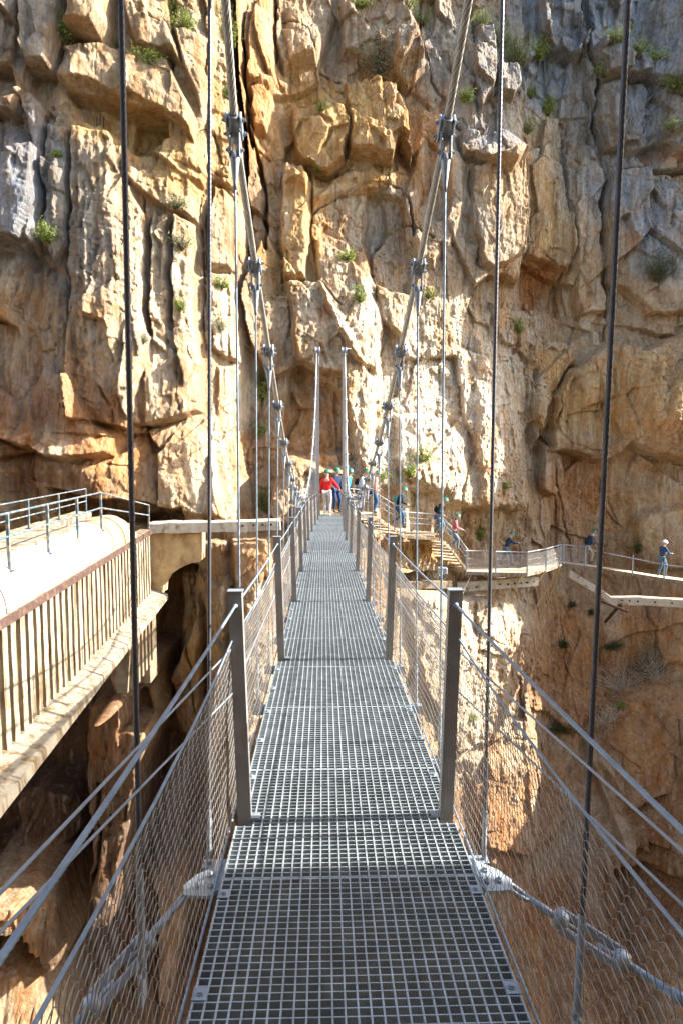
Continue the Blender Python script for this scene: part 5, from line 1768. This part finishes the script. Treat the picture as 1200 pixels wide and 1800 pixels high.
PL = [
    (1119, 962, 18, 26, 'dark', 'dark green plant in the crack behind the narrow gallery walkway'),
    (630, 12, 34, 22, 'green', 'green bush at the very top edge between the two main cables'),
    (880, 70, 22, 26, 'grass', 'grass tuft just right of the thin dark hanger, near the top'),
    (925, 228, 26, 20, 'grass', 'light tuft on the grey ledge right of the thin dark hanger'),
    (1060, 128, 34, 18, 'grass', 'grass fringe on the rim of the right hand block, left of the thick hanger'),
    (1150, 104, 30, 20, 'green', 'green tuft on the block rim at the top right corner'),
    (1180, 225, 30, 16, 'grass', 'grass tuft under the bright bush at the right edge'),
    (816, 175, 22, 18, 'green', 'small green tuft behind the clamp of the right main cable'),
    (752, 520, 18, 12, 'grass', 'small tuft in the crack right of the second right clamp'),
    (300, 20, 26, 18, 'grass', 'tuft at the top edge left of the dark hanger'),
    (250, 600, 16, 14, 'olive', 'small olive tuft on the fluted rock near the thick hanger'),
    (458, 760, 18, 20, 'green', 'small green plant behind the left hangers under the tall one'),
    (1085, 1240, 22, 14, 'green', 'green patch among the dry twigs on the right crag'),
    (122, 62, 30, 34, 'green', 'leafy green plant in the dark gap at the top left'),
    (206, 80, 16, 12, 'grass', 'small grass tuft on the ledge beside the top left plant'),
    (258, 108, 46, 20, 'grass', 'wide grassy tuft on top of the big overhanging block at upper left'),
    (326, 46, 34, 26, 'green', 'yellow green tuft near the top edge, left of the dark hanger'),
    (398, 60, 26, 60, 'green', 'green bush hanging in the dark cleft behind the left main cable'),
    (404, 168, 16, 22, 'green', 'small green plant in the cleft below the cleft bush'),
    (101, 276, 14, 12, 'green', 'tiny green tuft on the grey fluted rock at left'),
    (86, 416, 28, 26, 'green', 'pale green rosette plant on the shaded left rock'),
    (310, 362, 30, 14, 'olive', 'dry olive tuft on the shelf left of the dark hanger'),
    (320, 430, 30, 22, 'olive', 'olive cushion plant in the fluted rock'),
    (316, 540, 14, 24, 'green', 'slim green plant between the fluted rock ribs'),
    (388, 500, 24, 20, 'green', 'green plant right of the second dark hanger, upper of two'),
    (386, 574, 22, 26, 'olive', 'olive plant right of the second dark hanger, lower of two'),
    (462, 690, 22, 60, 'green', 'tall bright green plant behind the left hangers'),
    (464, 890, 20, 56, 'green', 'yellow green bush above the concrete beam by the bridge posts'),
    (666, 108, 56, 60, 'olive', 'large grey olive bush high on the middle cliff'),
    (714, 10, 30, 26, 'grass', 'grass tuft on the rim at the top middle'),
    (740, 40, 24, 18, 'grass', 'grass tuft just under the top rim, right of the olive bush'),
    (848, 40, 30, 22, 'grass', 'light green tuft left of the right hanger near the top'),
    (904, 96, 40, 44, 'grass', 'broad yellow green tuft right of the right hanger near the top'),
    (945, 92, 24, 30, 'green', 'round green tuft on the grey block top'),
    (930, 165, 22, 18, 'grass', 'small tuft in the grey rock right of the thin hanger'),
    (566, 192, 20, 16, 'grass', 'tuft on the block top in the upper middle'),
    (962, 190, 16, 30, 'green', 'narrow green plant on the sunny edge of the right pillar'),
    (1080, 70, 44, 22, 'grass', 'yellow grass on the ledge at the top right, left of the thick hanger'),
    (1118, 90, 30, 22, 'grass', 'yellow grass on the ledge at the top right, right of the thick hanger'),
    (1186, 145, 40, 34, 'green', 'bright green bush at the right edge near the top'),
    (1155, 476, 44, 46, 'dark', 'dark bush growing from the grey wall on the right'),
    (560, 300, 14, 10, 'grass', 'tiny tuft on the golden block by the pillar'),
    (630, 524, 22, 24, 'green', 'green tuft on the sunny rib in the middle of the cliff'),
    (610, 454, 26, 14, 'green', 'low tuft on the sunlit ramp in the middle of the cliff'),
    (908, 578, 18, 22, 'green', 'green tuft on the lit edge right of the thin dark hanger'),
    (738, 806, 34, 30, 'green', 'green bush on the sunlit wall above the stairs, upper one'),
    (720, 832, 18, 18, 'green', 'small green bush on the sunlit wall above the stairs, lower one'),
    (884, 856, 18, 12, 'grass', 'yellow tuft on the sunlit wall above the platform'),
    (672, 838, 22, 10, 'grass', 'yellow tuft beside the right main cable low point'),
    (843, 936, 10, 34, 'green', 'thin green climber beside the lit rock above the platform'),
    (1004, 1064, 12, 10, 'dark', 'small dark cushion plant under the gallery, upper of two'),
    (1037, 1078, 12, 12, 'dark', 'small dark cushion plant under the gallery, lower of two'),
    (988, 1134, 14, 14, 'dark', 'dark tuft at the crack in the orange wall'),
    (1074, 1136, 30, 16, 'dark', 'straggling dark tuft left of the big dry bush'),
    (1140, 1165, 70, 60, 'olive', 'green crown of the big bush on the right wall'),
    (1100, 1200, 110, 60, 'dry', 'tangle of dry white twigs below the big bush on the right wall'),
    (1160, 1180, 70, 60, 'dry', 'dry white twigs at the right of the big bush'),
    (1064, 1262, 50, 40, 'dry', 'smaller dry bush on the crag left of the thick right hanger'),
    (985, 1280, 50, 16, 'dark', 'dark moss on the ledge below the orange wall'),
    (826, 1262, 24, 14, 'green', 'small green tuft on the sunlit wall below the bent beam'),
]
for a in PL:
    u_, v_, w_, h_, k_, lab = a
    bush = 'bush' in lab or 'twigs' in lab
    plant(u_, v_, w_, h_, k_, lab, 'bush' if bush else ('grass_tuft' if k_ == 'grass' else 'rock_plant'), 'bush' if bush else ('grass tuft' if k_ == 'grass' else 'plant'), 'plants growing on the cliff')
